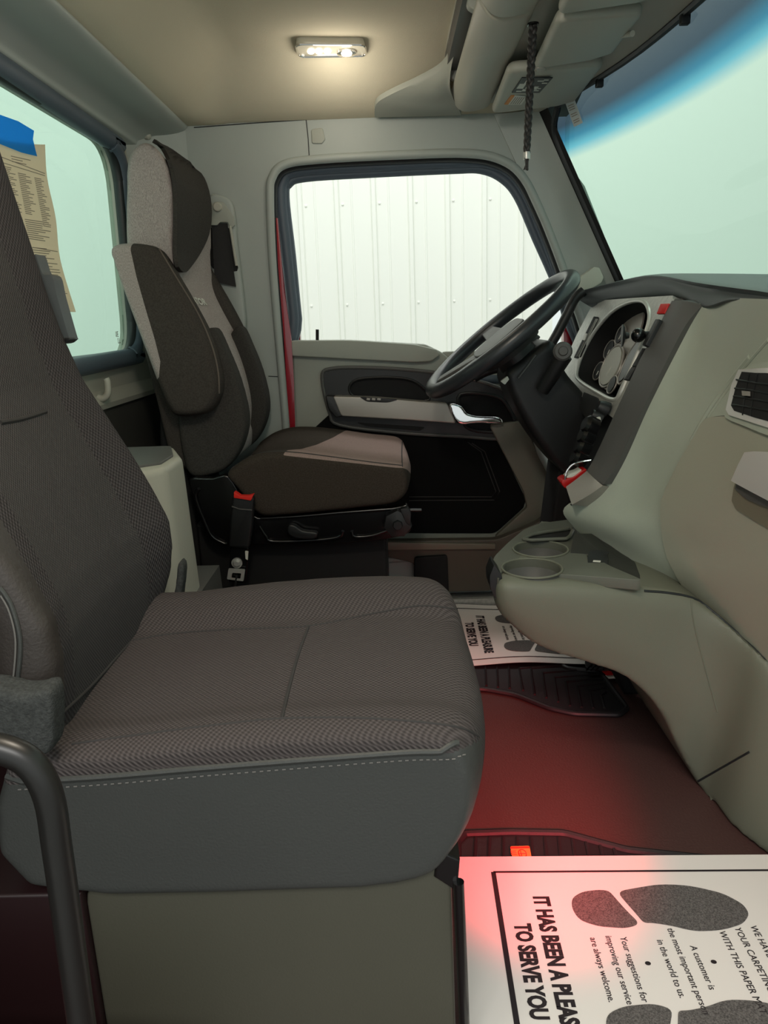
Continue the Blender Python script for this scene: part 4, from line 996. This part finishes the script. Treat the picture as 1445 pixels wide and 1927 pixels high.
# hood walls and dial face set deep behind the opening
DP = .055
bm = bmesh.new(); n = len(openc); cc = sum(openc, Vector())/n
ra = [bm.verts.new(p) for p in openc]; rb = [bm.verts.new(cc+(p-cc)*.93-NC*DP) for p in openc]
for k in range(n): bm.faces.new((ra[k], ra[(k+1) % n], rb[(k+1) % n], rb[k]))
bm.faces.new(rb)
obj('cluster_hood', bm, BLACKM, db)
dialp = spline(cl([(1214, 592), (1203, 580), (1185, 590), (1172, 615), (1150, 660), (1135, 700), (1132, 722), (1148, 738), (1162, 728), (1180, 690), (1200, 645)], -.045), 3)
prism('dial_face', dialp, NC*.004, SILV, db)
def dial(cx, cy, a, b, ang, lift, face=SILV, rim=SILV):
    e = cl(ell(cx, cy, a, b, ang), lift); dr_ = ring('dial_rim', e, .0024 if a > 20 else .0018, rim, db, 8)
    prism('dial_plate', cl(ell(cx, cy, a*.9, b*.88, ang), lift-.002), NC*.003, face, dr_)
dial(1168, 630, 19, 7.5, -68, -.036, BLACK); dial(1147, 658, 19, 8, -66, -.036, BLACK); dial(1126, 698, 18, 7, -66, -.036, BLACK)
dial(1151, 689, 43, 16, -66, -.030, mat('pale_dial_face', (172, 172, 160), .4))
dial(1152, 724, 18, 6.5, -66, -.028, BLACK); dial(1186, 680, 48, 9, -63, -.018, mat('dark_dial_face', (60, 58, 55), .3))
for (cx, cy, a) in ((1168, 630, 14), (1147, 658, 14), (1126, 698, 13), (1151, 689, 30)):
    tube('dial_needle', cl([(cx, cy), (cx-a*.3, cy+a*.6)], -.024), .0009, WHITE, db, 6)
# slim vertical vent on far side of the cluster
vq = [(1119, 596), (1127, 597), (1093, 674), (1081, 674)]
prism('far_vent', rnd(cl(vq, .001), .1), NC*.003, BLACKM, db, .001)
for t in (.35, .65): tube('far_vent_slat', cl([(1119+8*t, 600), (1082+11*t, 671)], .005), .0016, SILVD, db, 6)
prism('far_vent_tab', rnd(cl([(1102, 628), (1107, 628), (1102, 642), (1097, 640)], .006), .2), NC*.003, SILV, db, .001)
# lower switch column next to the band
LQ = [cl([(1100, 738), (1128, 750), (1125, 790), (1112, 800), (1092, 770)], .002)]
prism('lower_opening', rnd(LQ[0], .15), NC*.003, BLACKM, db, .001)
mid = [P3([(1150, 750, 1.62), (1185, 765, 1.50)]), P3([(1120, 800, 1.62), (1150, 815, 1.50)]), P3([(1098, 850, 1.62), (1122, 862, 1.50)]), P3([(1078, 890, 1.60), (1100, 895, 1.48)])]
sheet('switch_column', mid, BLACK, db, Vector((.05, .02, 0)), 5)
under = [P3([(1060, 700, 2.0), (1110, 770, 1.75), (1150, 800, 1.58)]), P3([(1050, 800, 2.0), (1080, 850, 1.75), (1100, 880, 1.58)]), P3([(1040, 900, 2.0), (1070, 930, 1.75), (1090, 950, 1.58)]), P3([(1060, 1000, 2.0), (1090, 1010, 1.75), (1110, 1020, 1.58)])]
sheet('under_dash_panel', under, BLACKM, db, Vector((.06, 0, 0)), 4)
for k, (a, b, r) in enumerate(((1142, 772, .014), (1130, 788, .013))):
    lathe('switch_knob', [(r*1.2, 0), (r*1.1, .012), (r*.8, .022)], at(a, b, Y=1.52), (-1, 0, .5), BLACK, db, 20)
for k in range(4):
    a, b = 1116-k*7+4, 806+k*20; lathe('dark_switch', [(.020, 0), (.020, .02), (.014, .026)], at(a, b, Y=1.50), (-1, -.1, .5), BLACKG, db, 18)
tube('chrome_switch_rim', [at(a, b, Y=1.49) for a, b in ((1112, 800), (1103, 818), (1096, 838))], .002, CHROME, db, 6)
prism('white_toggle', rnd(pxY([(1118, 788), (1130, 784), (1132, 796), (1120, 798)], 1.50), .2), (0, .01, 0), WHITE, db, .001)
bz = P3([(1250, 590, 1.44), (1258, 571, 1.44), (1262, 572, 1.44), (1255, 592, 1.44)])
prism('red_switch', rnd(bz, .2), (-.008, .02, 0), REDK, db, .002)
for a, b, a2, b2 in ((1222, 640, 1236, 615), (1196, 690, 1216, 655), (1180, 715, 1196, 690)):
    prism('dark_switch', rnd(P3([(a, b, 1.45), (a2, b2, 1.45), (a2+7, b2+3, 1.45), (a+7, b+3, 1.45)]), .2), (-.004, .012, 0), BLACK, db, .001)
sheet('center_face', [P3([(1240, 566, 1.58), (1270, 562, 1.45)]), P3([(1205, 650, 1.58), (1232, 640, 1.45)]), P3([(1170, 720, 1.58), (1196, 718, 1.45)]), P3([(1145, 780, 1.58), (1165, 785, 1.45)])], SILVD, db, Vector((.04, .02, 0)), 4)

# red parking brake knobs with wire guard at the bottom of the dash
bkn = thing('brake_valve_knob', 'red brake knob with chrome wire guard below the dark dash band', 'knob', at(1085, 905, Y=1.46))
prism('knob', spline(pxY([(1056, 908), (1064, 901), (1078, 898), (1096, 885), (1104, 884), (1098, 896), (1080, 908), (1066, 920)], 1.46), 3), (0, .04, 0), REDK, bkn, .004)
for o_ in (0, .02):
    tube('wire_guard', spline([at(a, b, Y=1.46+o_) for a, b in ((1063, 902), (1067, 886), (1078, 874), (1094, 869), (1112, 866))], 5, False), .0022, CHROME, bkn, 8)
prism('white_tags', spline(pxY([(1066, 899), (1074, 892), (1088, 888), (1094, 884), (1090, 892), (1078, 898)], 1.462), 3), (0, .03, 0), WHITE, bkn, .001)

# phone mount ball
pm = thing('phone_mount', 'black ball mount with suction cup sticking out in front of the gauges', 'phone mount', at(1203, 631, Y=1.48))
bc = at(1201, 631, Y=1.48)
bm = bmesh.new(); add_blob(bm, bc, (.014, .014, .014)); obj('ball', bm, BLACKG, pm)
lathe('suction_cup', [(.022, 0), (.020, .003), (.007, .007), (.005, .014)], bc+Vector((-.030, .006, 0)), (1, -.2, 0), BLACK, pm, 24)
tube('arm', [bc, bc+Vector((.022, -.004, 0)), at(1225, 640, Y=1.45)], .0075, BLACK, pm, 12)
prism('clamp', rnd(pxY([(1214, 650), (1240, 600), (1250, 605), (1224, 655)], 1.43), .2), (0, .02, 0), BLACK, pm, .003)

# ------------------------------------------------------------------ steering column and wheel
scn = thing('steering_column', 'black steering column shroud with stalks running down from behind wheel', 'steering column', (.40, 1.85, .3))
bm = bmesh.new(); add_prism(bm, spline(pxY([(952, 706), (975, 682), (1010, 655), (1038, 640), (1056, 665), (1066, 700), (1100, 740), (1150, 800), (1150, 850), (1120, 890), (1085, 905), (1050, 880), (1010, 830), (985, 790), (962, 745)], 1.74), 3), Vector((0, .17, 0)), .02, 4)
organic('shroud', bm, BLACK, scn, .005, 8)
prism('lower_shaft', [Vector((.36, 1.78, .02)), Vector((.50, 1.78, .02)), Vector((.52, 1.78, .62)), Vector((.42, 1.78, .62))], (0, .14, 0), BLACKM, scn, .01)
bm = bmesh.new(); add_tube(bm, [at(1020, 735, Y=1.72), at(1045, 695, Y=1.70), at(1062, 668, Y=1.69)], [.016, .018, .019], 16); ss_ = obj('shift_stalk', bm, BLACK, scn)
lathe('stalk_cap', [(.021, 0), (.021, .010), (.017, .014), (.011, .014), (.009, .018)], at(1058, 662, Y=1.685), (-.1, -1, .15), DARK, ss_, 24)
prism('column_cover', rnd(pxY([(942, 668), (965, 630), (1000, 622), (1018, 634), (985, 672), (962, 694)], 1.90), .15), (0, .06, 0), PAD, scn, .006)
tube('wiper_stalk', spline([at(a, b, Y=1.90) for a, b in ((966, 700), (940, 694), (915, 700), (892, 712))], 4, False), [.011]*13, BLACK, scn, 12)
prism('column_clip', rnd(pxY([(942, 718), (955, 708), (958, 714), (950, 724)], 1.72), .2), (0, .01, 0), WHITE, scn)
tube('shroud_joint', [at(a, b, Y=1.735) for a, b in ((975, 712), (992, 690), (1008, 668))], .003, DARK, scn, 6)

sw = thing('steering_wheel', 'black steering wheel with grey spokes seen almost edge-on before door window', 'steering wheel', (.267, 1.80, .777))
CW = at(940, 630, Y=1.80); NW = Vector((-.615, -.03, .789)).normalized(); EU = (at(1078, 520, Y=1.80)-at(815, 738, Y=1.80)); 
EU = (EU-NW*EU.dot(NW)).normalized(); EV = NW.cross(EU); RW = .202
bm = bmesh.new(); add_ring(bm, [CW+EU*RW*math.cos(t)+EV*RW*math.sin(t) for t in [2*math.pi*i/72 for i in range(72)]], .0175, 16); obj('rim', bm, mat('black_rim_leather', (46, 50, 54), .32, grain=.15), sw)
hub = [(.075, -.030), (.078, -.010), (.070, .004), (.03, .008), (.001, .009)]
lathe('hub', hub, CW-NW*.02, NW, BLACK, sw, 28)
prism('horn_pad', spline([CW-NW*.012+EU*(a)+EV*(b) for a, b in ((-.07, -.05), (-.02, -.075), (.05, -.06), (.06, 0), (.05, .06), (-.02, .075), (-.07, .05))], 4), NW*.012, mat('grey_horn_pad', (92, 92, 92), .5, grain=.2), sw, .004)
for th in (math.pi/2, -math.pi/2, math.pi+.35, math.pi-.35):
    d = EU*math.cos(th)+EV*math.sin(th); w = NW.cross(d)
    prism('spoke', rnd([CW+d*.05+w*.028-NW*.02, CW+d*.20+w*.016-NW*.006, CW+d*.20-w*.016-NW*.006, CW+d*.05-w*.028-NW*.02], .1), NW*.012, DARK, sw, .003)
lathe('wheel_boss', [(.045, 0), (.05, .03), (.045, .07)], CW-NW*.10, NW, BLACK, sw, 24)

# handle on the A pillar
ah = thing('pillar_grab_handle', 'black pillar grab handle with pale upper bracket beside the steering wheel', 'grab handle', at(1050, 620, Y=1.98))
prism('upper_bracket', rnd(pxY([(1082, 540), (1092, 522), (1118, 502), (1128, 504), (1136, 522), (1132, 532), (1105, 548), (1098, 560)], 1.99), .2), (0, .03, 0), TRIM_L, ah, .006)
tube('handle_tube', spline([at(a, b, Y=1.97) for a, b in ((1098, 548), (1082, 562), (1068, 590), (1050, 625), (1034, 656), (1030, 690))], 5, False), .0125, BLACK, ah, 14)
bm = bmesh.new()

# ------------------------------------------------------------------ centre console with cup holders
cc_ = thing('cup_holder_console', 'low grey-green centre console with two cup holders reaching back from dashboard', 'console', (.35, 1.3, 0))
low = [(943, 1093), (1010, 1096), (1100, 1101), (1212, 1110), (1290, 1124), (1320, 1138), (1380, 1190), (1450, 1250), (1560, 1345), (1600, 1640), (1445, 1612), (1400, 1585), (1350, 1520), (1312, 1473), (1290, 1430), (1262, 1375), (1228, 1315), (1170, 1272), (1100, 1245), (1020, 1220), (970, 1190), (940, 1155), (928, 1120)]
lw = [at(a, b, Y=1.15-.17*max(0, min(1, (a-1290)/160))**1.3*(1 if b > 1130 else 1)) for a, b in low]
lw = [Vector((p.x, p.y-.0, max(p.z, .004))) for p in lw]
gtop = [at(a, b, Y=y) for a, b, y in ((924, 1106, 1.20), (943, 1093, 1.158), (1010, 1096, 1.15), (1100, 1101, 1.15), (1200, 1107, 1.15), (1290, 1121, 1.145), (1340, 1150, 1.13), (1400, 1203, 1.09), (1450, 1248, 1.05), (1560, 1345, .98), (1650, 1425, .92))]
gbot = [at(a, b, Y=y) for a, b, y in ((926, 1122, 1.20), (944, 1160, 1.17), (1008, 1214, 1.17), (1100, 1246, 1.17), (1180, 1276, 1.17), (1240, 1336, 1.17), (1280, 1416, 1.16))]+[at(a, b, Z=.003) for a, b in ((1318, 1482), (1372, 1550), (1450, 1614), (1560, 1690))]
for r_ in (gtop, gbot): r_ += [Vector((r_[-1].x+.03, .55, r_[-1].z)), Vector((r_[-1].x+.03, .22, r_[-1].z))]
rows_ = []
for t in (0, .12, .35, .65, .9, 1):
    rows_.append([a_.lerp(b_, t)+Vector((0, -.010*math.sin(math.pi*t)+(.010 if t == 0 else 0), 0)) for a_, b_ in zip(gtop, gbot)])
tmp = sheet('tmp', rows_, LOWER, None, Vector((0, .36, 0)), 4)
bm = bmesh.new(); bm.from_mesh(tmp.data); bpy.data.objects.remove(tmp)
for v in bm.verts:
    if v.co.x < .42 and v.co.y > 1.3: v.co.x += .14*((v.co.y-1.16)/.36)*min(1, (.42-v.co.x)/.25)
lower = organic('lower_shroud', bm, LOWER, cc_, .006, 5)
LB = bvh(lower)
tr = [at(a, b, Z=.388) for a, b in ((921, 1090), (930, 1064), (955, 1038), (985, 1012), (1015, 1000), (1076, 992), (1084, 1006), (1090, 1040), (1140, 1080), (1212, 1112), (1120, 1104), (945, 1092), (938, 1110))]
trl = rnd([Vector(p) for p in tr], .2, 4)
bm = bmesh.new(); add_prism(bm, trl, Vector((0, 0, .018)), .004, 3)
TRAY = mat('tray_trim', (96, 98, 88), .5, grain=.25, gs=900)
tray = obj('tray', bm, TRAY, cc_)
trb = bmesh.new()
cups = [(at(1001, 1070, Z=.406), .051), (at(1017, 1034, Z=.406), .050)]
bm2 = bmesh.new()
for c, r in cups: add_lathe(bm2, [(r*.86, -.075), (r, .05)], c, (0, 0, 1), 40)
add_prism(bm2, rnd([at(a, b, Z=.36) for a, b in ((988, 1015), (1030, 1002), (1068, 996), (1070, 1012), (1000, 1016))], .2), Vector((0, 0, .10)))
slot_ = [p-Vector((0, 0, .046)) for p in rnd([at(a, b, Z=.406) for a, b in ((990, 1015), (1030, 1002), (1068, 995), (1070, 1011), (1000, 1017))], .2)]
cut(tray, bm2)
bm3 = bmesh.new()
for c, r in cups: add_lathe(bm3, [(r*.86, -.095), (r, .05)], c, (0, 0, 1), 40)
add_prism(bm3, slot_, Vector((0, 0, .10)))
cut(lower, bm3)
prism('slot_floor', [p+Vector((0, 0, .002)) for p in slot_], (0, 0, .003), BLACKM, cc_)  # matt black floor puts the slot's shade into its colour
for c, r in cups:
    bm = bmesh.new(); prof_ = [(r*.84, -.09), (r*.985, -.002), (r*1.03, .002), (r*1.0, .0035), (r*.93, -.002), (r*.80, -.085)]
    add_lathe(bm, [(r*.82, -.092), (r*.99, -.001)], c, (0, 0, 1), 40)
    bmesh.ops.delete(bm, geom=[f for f in bm.faces if len(f.verts) > 4 and f.calc_center_median().z > c.z-.01], context='FACES')
    o = obj('cup_holder', bm, DARK, cc_); md = o.modifiers.new('s', 'SOLIDIFY'); md.thickness = .002
    ring('cup_rim', [c+Vector((r*math.cos(t), r*math.sin(t), .001)) for t in [2*math.pi*i/40 for i in range(40)]], .002, LOWER, o, 8)
sr = [at(a, b, Z=.418) for a, b in ((984, 1009), (1000, 1001), (1030, 995), (1074, 989), (1078, 992), (1072, 1004), (1066, 1008), (1000, 1011))]
prism('slot_dark_plate', [p-Vector((0, 0, .0105)) for p in rnd(sr, .2)], (0, 0, .001), BLACKM, cc_)  # flat black plate painting the darkness inside the slot
ring('slot_rim', [p-Vector((0, 0, .006)) for p in rnd(sr, .2)], .0035, TRAY, cc_, 8)
prism('end_slot', rnd(pxY([(921, 1085), (930, 1062), (944, 1082), (946, 1096), (940, 1132), (930, 1125), (922, 1105)], 1.17), .2), (0, .05, 0), BLACK, cc_, .004)
sk = [at(a, b, Y=y) for a, b, y in ((1083, 1004, 1.335), (1112, 1018, 1.32), (1150, 1042, 1.30), (1185, 1068, 1.25), (1205, 1090, 1.20), (1213, 1110, 1.165), (1120, 1100, 1.17), (1062, 1089, 1.19), (1072, 1048, 1.28))]
bm = bmesh.new(); c0 = sum(sk, Vector())/len(sk); vs = [bm.verts.new(p) for p in spline(sk, 3)]; vc = bm.verts.new(c0+Vector((.02, .0, .0)))
for k in range(len(vs)): bm.faces.new((vs[k], vs[(k+1) % len(vs)], vc))
r_ = bmesh.ops.extrude_face_region(bm, geom=bm.faces[:]); bmesh.ops.translate(bm, verts=[e for e in r_['geom'] if isinstance(e, bmesh.types.BMVert)], vec=(.03, .03, -.01))
so = obj('socket_panel', bm, mat('dark_grey_socket_panel', (48, 49, 45), .5, grain=.2), cc_)
SO = bvh(so)
psc_ = panel_on('power_socket_cover', [(p.x, p.y) for p in rnd([Vector((a, b, 0)) for a, b in ((1110, 1042), (1140, 1043), (1144, 1055), (1140, 1080), (1125, 1085), (1106, 1078), (1105, 1055))], .3)], SO, .001, BLACK, cc_, 6, .008)
panel_on('socket_print', [(1116, 1064), (1130, 1065), (1129, 1068), (1115, 1067)], SO, .0095, WHITE, psc_, 6, .0006)
seam_on('shroud_joint', [(1300, 1128), (1304, 1165), (1322, 1240), (1350, 1340)], LB, .0012, LOWER, cc_, .0)
seam_on('shroud_joint', [(1310, 1472), (1340, 1455), (1375, 1435), (1410, 1415)], LB, .0018, SEALD, cc_, .0)
seam_on('upper_joint', [(1212, 1112), (1260, 1116), (1305, 1126), (1340, 1150), (1400, 1203), (1445, 1245)], LB, .0022, SEALD, cc_, .0)
prism('inner_side', [Vector(p) for p in ((.50, 1.50, 0), (.62, 1.50, 0), (.62, 1.50, .26), (.40, 1.50, .26))], (0, .40, 0), BLACKM, cc_, .01)

# ------------------------------------------------------------------ floor mats
def rib_mat(label, outline, ribs, loc, lip=.006):
    t = thing('rubber_mat', label, 'floor mat', loc, 'rubber floor mats')
    del t['group']
    prism('mat_base', outline, (0, 0, .005), RUBBER, t, .001)
    ring('raised_edge', [p+Vector((0, 0, .006)) for p in outline], lip, RUBBER, t, 8)
    for r in ribs: tube('rib', [Vector((p.x, p.y, .006)) for p in r], .0030, RUBBER, t, 6)
    return t
fz = lambda a, b: at(a, b, Z=.0)
farm = rnd([fz(a, b) for a, b in ((880, 1300), (915, 1302), (970, 1312), (1035, 1338), (1080, 1348), (1165, 1350), (1180, 1338), (1128, 1268), (1060, 1262), (1040, 1200), (860, 1200))], .25)
ribs = []
for k in range(13):
    a = 915+k*22; y0 = 1262 if k < 4 else 1262+(k-4)*8.5; yb = [1295, 1298, 1300, 1304, 1312, 1318, 1326, 1333, 1336, 1338, 1338, 1338, 1338][k]
    if k < 3: ribs.append([fz(a, yb), fz(a-2, 1258)])
    elif k < 11: ribs.append([fz(a+3, yb), fz(a-4, y0), fz(min(1140, a+90+0*k), y0-9+k*.3)])
rib_mat('black ribbed rubber floor mat with chevron grooves on driver side floor', farm, ribs, fz(1040, 1310))
nearm = rnd([fz(a, b) for a, b in ((862, 1640), (861, 1590), (875, 1575), (960, 1572), (1062, 1574), (1120, 1590), (1180, 1606), (1500, 1640), (1600, 1990), (880, 1990))], .15)
ribs = [[fz(a, 1583+(max(0, a-1060)*.22)), fz(a-4+(a-900)*.08, 1660)] for a in range(895, 1180, 26)]
nm = rib_mat('black ribbed rubber floor mat under the large paper mat, with an orange tag', nearm, ribs, fz(1000, 1750))
prism('orange_tag', rnd([at(a, b, Z=.010) for a, b in ((960, 1594), (996, 1593), (1000, 1614), (964, 1616))], .1), (0, 0, .0015), ORANGE, nm)
prism('tag_border', [at(a, b, Z=.0118) for a, b in ((960, 1594), (996, 1593), (996.5, 1596), (960.5, 1597))], (0, 0, .0005), REDP, nm)
tge = at(983, 1606, Z=.012); ring('tag_emblem', [tge+Vector((.006*math.cos(t), .009*math.sin(t), 0)) for t in [2*math.pi*i/20 for i in range(20)]], .0007, REDP, nm, 5)
tube('tag_emblem', [tge+Vector((-.006, 0, 0)), tge+Vector((.006, 0, 0))], .0006, REDP, nm, 5)
tube('tag_emblem', [tge+Vector((-.002, .006, 0)), tge+Vector((-.002, -.006, 0))], .0006, REDP, nm, 5)
for k in range(3): tube('tag_emblem', [tge+Vector((-.018+k*.0, .006-k*.004, 0)), tge+Vector((-.009, .006-k*.004, 0))], .0005, REDP, nm, 5)

def sole(O, X, Yv, sc_=1, flip=1):
    """outline pieces of one shoe sole; X towards the toes"""
    heel = [(0, 0), (.004, .020), (.022, .033), (.048, .037), (.064, .035), (.079, -.004), (.092, -.030), (.07, -.038), (.03, -.034), (.006, -.022)]
    toe = [(.075, .033), (.105, .040), (.145, .048), (.19, .045), (.235, .028), (.255, .006), (.256, -.012), (.24, -.030), (.205, -.042), (.165, -.044), (.135, -.033), (.11, -.028), (.098, -.028), (.087, .002)]
    res = []
    for s in (heel, toe): res.append([O+X*a*sc_+Yv*b*sc_*flip for a, b in rnd2(s)])
    return res
def rnd2(s):
    v = rnd([Vector((a, b, 0)) for a, b in s], .45, 4); return [(p.x, p.y) for p in v]
def paper_mat(label, O, X, L_, Wd, H, loc, clip=None, wavy=0):
    """printed paper floor mat, O the rear far corner, X forward; print read across the cab"""
    t = thing('paper_floor_mat', label, 'paper mat', loc); D = Vector((X.y, -X.x, 0)).normalized()
    def g(u, v): 
        p = O+X*u+D*v; return p+Vector((0, 0, H+wavy*(.004*math.sin(u*19+1)*math.cos(v*8)+(0.012*max(0, v-.30)/.1 if False else 0))))
    bm = bmesh.new(); nu, nv = 28, 20
    for lay in (0, .0006):
        q = [[bm.verts.new(g(L_*i/nu, Wd*j/nv)+Vector((0, 0, lay))) for j in range(nv+1)] for i in range(nu+1)]
        for i in range(nu):
            for j in range(nv): bm.faces.new((q[i][j], q[i+1][j], q[i+1][j+1], q[i][j+1]))
    shp = obj('sheet', bm, PAPER, t)
    def lay(bmz): 
        for v in bmz.verts:
            if wavy:
                d = v.co-O; u = d.dot(X); w = d.dot(D); v.co.z = g(u, w).z+.0016
            else: v.co.z = H+.0012
    def strip(name, pts, m):
        bm = bmesh.new()
        if name == 'border_line':
            for (u0_, v0), (u1, v1), w in pts:
                n = 16; a = Vector((u0_, v0, 0)); b = Vector((u1, v1, 0)); d = (b-a).normalized(); pz = Vector((-d.y, d.x, 0))*w/2
                r1 = [bm.verts.new(g(*(a.lerp(b, k/n)+pz).xy)) for k in range(n+1)]; r2 = [bm.verts.new(g(*(a.lerp(b, k/n)-pz).xy)) for k in range(n+1)]
                for k in range(n): bm.faces.new((r1[k], r1[k+1], r2[k+1], r2[k]))
        else:
            for lp in pts:
                vs = [bm.verts.new(g(a, b)) for a, b in lp]; bm.faces.new(vs)
            bmesh.ops.triangulate(bm, faces=bm.faces[:])
        lay(bm); r = bmesh.ops.extrude_face_region(bm, geom=bm.faces[:]); bmesh.ops.translate(bm, verts=[e for e in r['geom'] if isinstance(e, bmesh.types.BMVert)], vec=(0, 0, .0003))
        obj(name, bm, m, shp, False)
    # border
    b0, b1, c0, c1 = .058, L_-.05, .034, Wd-.03
    if clip: b1 = L_+.0
    segs = [((b0, c0), (b0, c1), .007), ((b0, c0), (b1, c0), .0035), ((b0, c1), (b1, c1), .003)]
    if not clip: segs.append(((b1, c0), (b1, c1), .007))
    strip('border_line', segs, INK)
    def txt(s, size, u, v, sx=.62, bold=0.0, name='printed_text'):
        o = text_mesh(name, s, size, Vector((0, 0, 0)), (1, 0, 0), (0, 1, 0), INK, shp, .00015, sx, bold)
        # reading direction runs along D, letters' up along X
        for vv in o.data.vertices:
            a, b, c = vv.co; uu = u+b; ww_ = v+a; p = g(uu, ww_); vv.co = Vector((p.x, p.y, p.z+.0014+c))
        o.data.flip_normals() if False else None
    def cut_u(lp): return [(min(a, L_-.004) if clip else a, b) for a, b in lp]
    fr0 = O
    sole1 = []; 
    for piece in (0, 1):
        for vv, fl in ((.106, 1), (.292, -1)):
            lp = [((p.x), (p.y)) for p in sole(Vector((.160, vv, 0)), Vector((1, 0, 0)), Vector((0, -1, 0)), .94, fl)[piece]]
            lp = cut_u(lp); 
            if clip: lp = [q for i, q in enumerate(lp) if q != lp[i-1]]
            if len(lp) > 3: strip('printed_shoe_sole', [lp], INKG)
    txt('IT HAS BEEN A PLEASURE', .0305, .110, .083, .70, .0014)
    txt('TO SERVE YOU', .0305, .076, .133, .70, .0014)
    txt('Your suggestions for', .0126, .213, .156, .93)
    txt('improving our service', .0126, .194, .154, .93)
    txt('are always welcome.', .0126, .173, .157, .93)
    txt('A customer is', .0126, .300, .171, .93)
    txt('the most important person', .0126, .280, .142, .93)
    txt('in the world to us.', .0126, .260, .161, .93)
    txt('•', .03, .227, .194, .8); txt('•', .03, .311, .192, .8)
    if not clip:
        txt('WE HAVE TRIED TO KEEP', .0126, .392, .138, .95); txt('YOUR CARPETING CLEAN', .0126, .370, .141, .95); txt('WITH THIS PAPER MAT', .0126, .347, .147, .95)
        txt('IT HAS BEEN', .03, .470, .078, .7, .001)
    return t
On = at(858, 1613, Z=.016)
paper_mat('large white printed paper mat in front of passenger seat, nearest the camera', Vector((On.x-.004, On.y, 0)), Vector((1, -.025, 0)).normalized(), .60, .40, .016, On)
Of = at(848, 1135, Z=.012)
Of = Vector((.112, 2.03, 0))
paper_mat('white printed paper mat on driver side floor, partly hidden behind cup holder console', Of, Vector((1, -.02, 0)).normalized(), .365, .385, .014, Of, clip=True, wavy=1)
sc_p = thing('paper_scrap', 'small white paper scrap with red edge on floor under the console', 'paper', at(1160, 1272, Z=.01))
prism('scrap', [at(a, b, Z=.012) for a, b in ((1139, 1271), (1152, 1266), (1176, 1277), (1145, 1277))], (0, 0, .001), PAPER, sc_p)
prism('red_edge', [at(a, b, Z=.016) for a, b in ((1133, 1264), (1148, 1264), (1160, 1270), (1141, 1271))], (0, 0, .002), REDK, sc_p)
pd = thing('foot_pedal', 'black accelerator pedal on the floor beside driver paper mat', 'pedal', at(1115, 1260, Z=.02))
prism('pedal_plate', rnd([at(a, b, Z=.02) for a, b in ((1100, 1248), (1120, 1250), (1140, 1262), (1102, 1262))], .2), (0, 0, .008), RUBBER, pd, .002)
for k in range(3): tube('pedal_ridge', [at(1103+k*9, 1262, Z=.03), at(1114+k*9, 1249, Z=.03)], .0015, BLACKG, pd, 6)
# yellow tag behind the door handle
yt = thing('yellow_tag', 'pale yellow triangular tag beside steering column near door handle', 'tag', at(1000, 800, Y=1.98))
prism('tag_plate', rnd(pxY([(992, 785), (1009, 808), (987, 810)], 1.98), .1), (0, .003, 0), YEL, yt)
lathe('tag_hole', [(.002, 0), (.002, .001)], at(999, 803, Y=1.978), (0, -1, 0), BLACK, yt, 8)
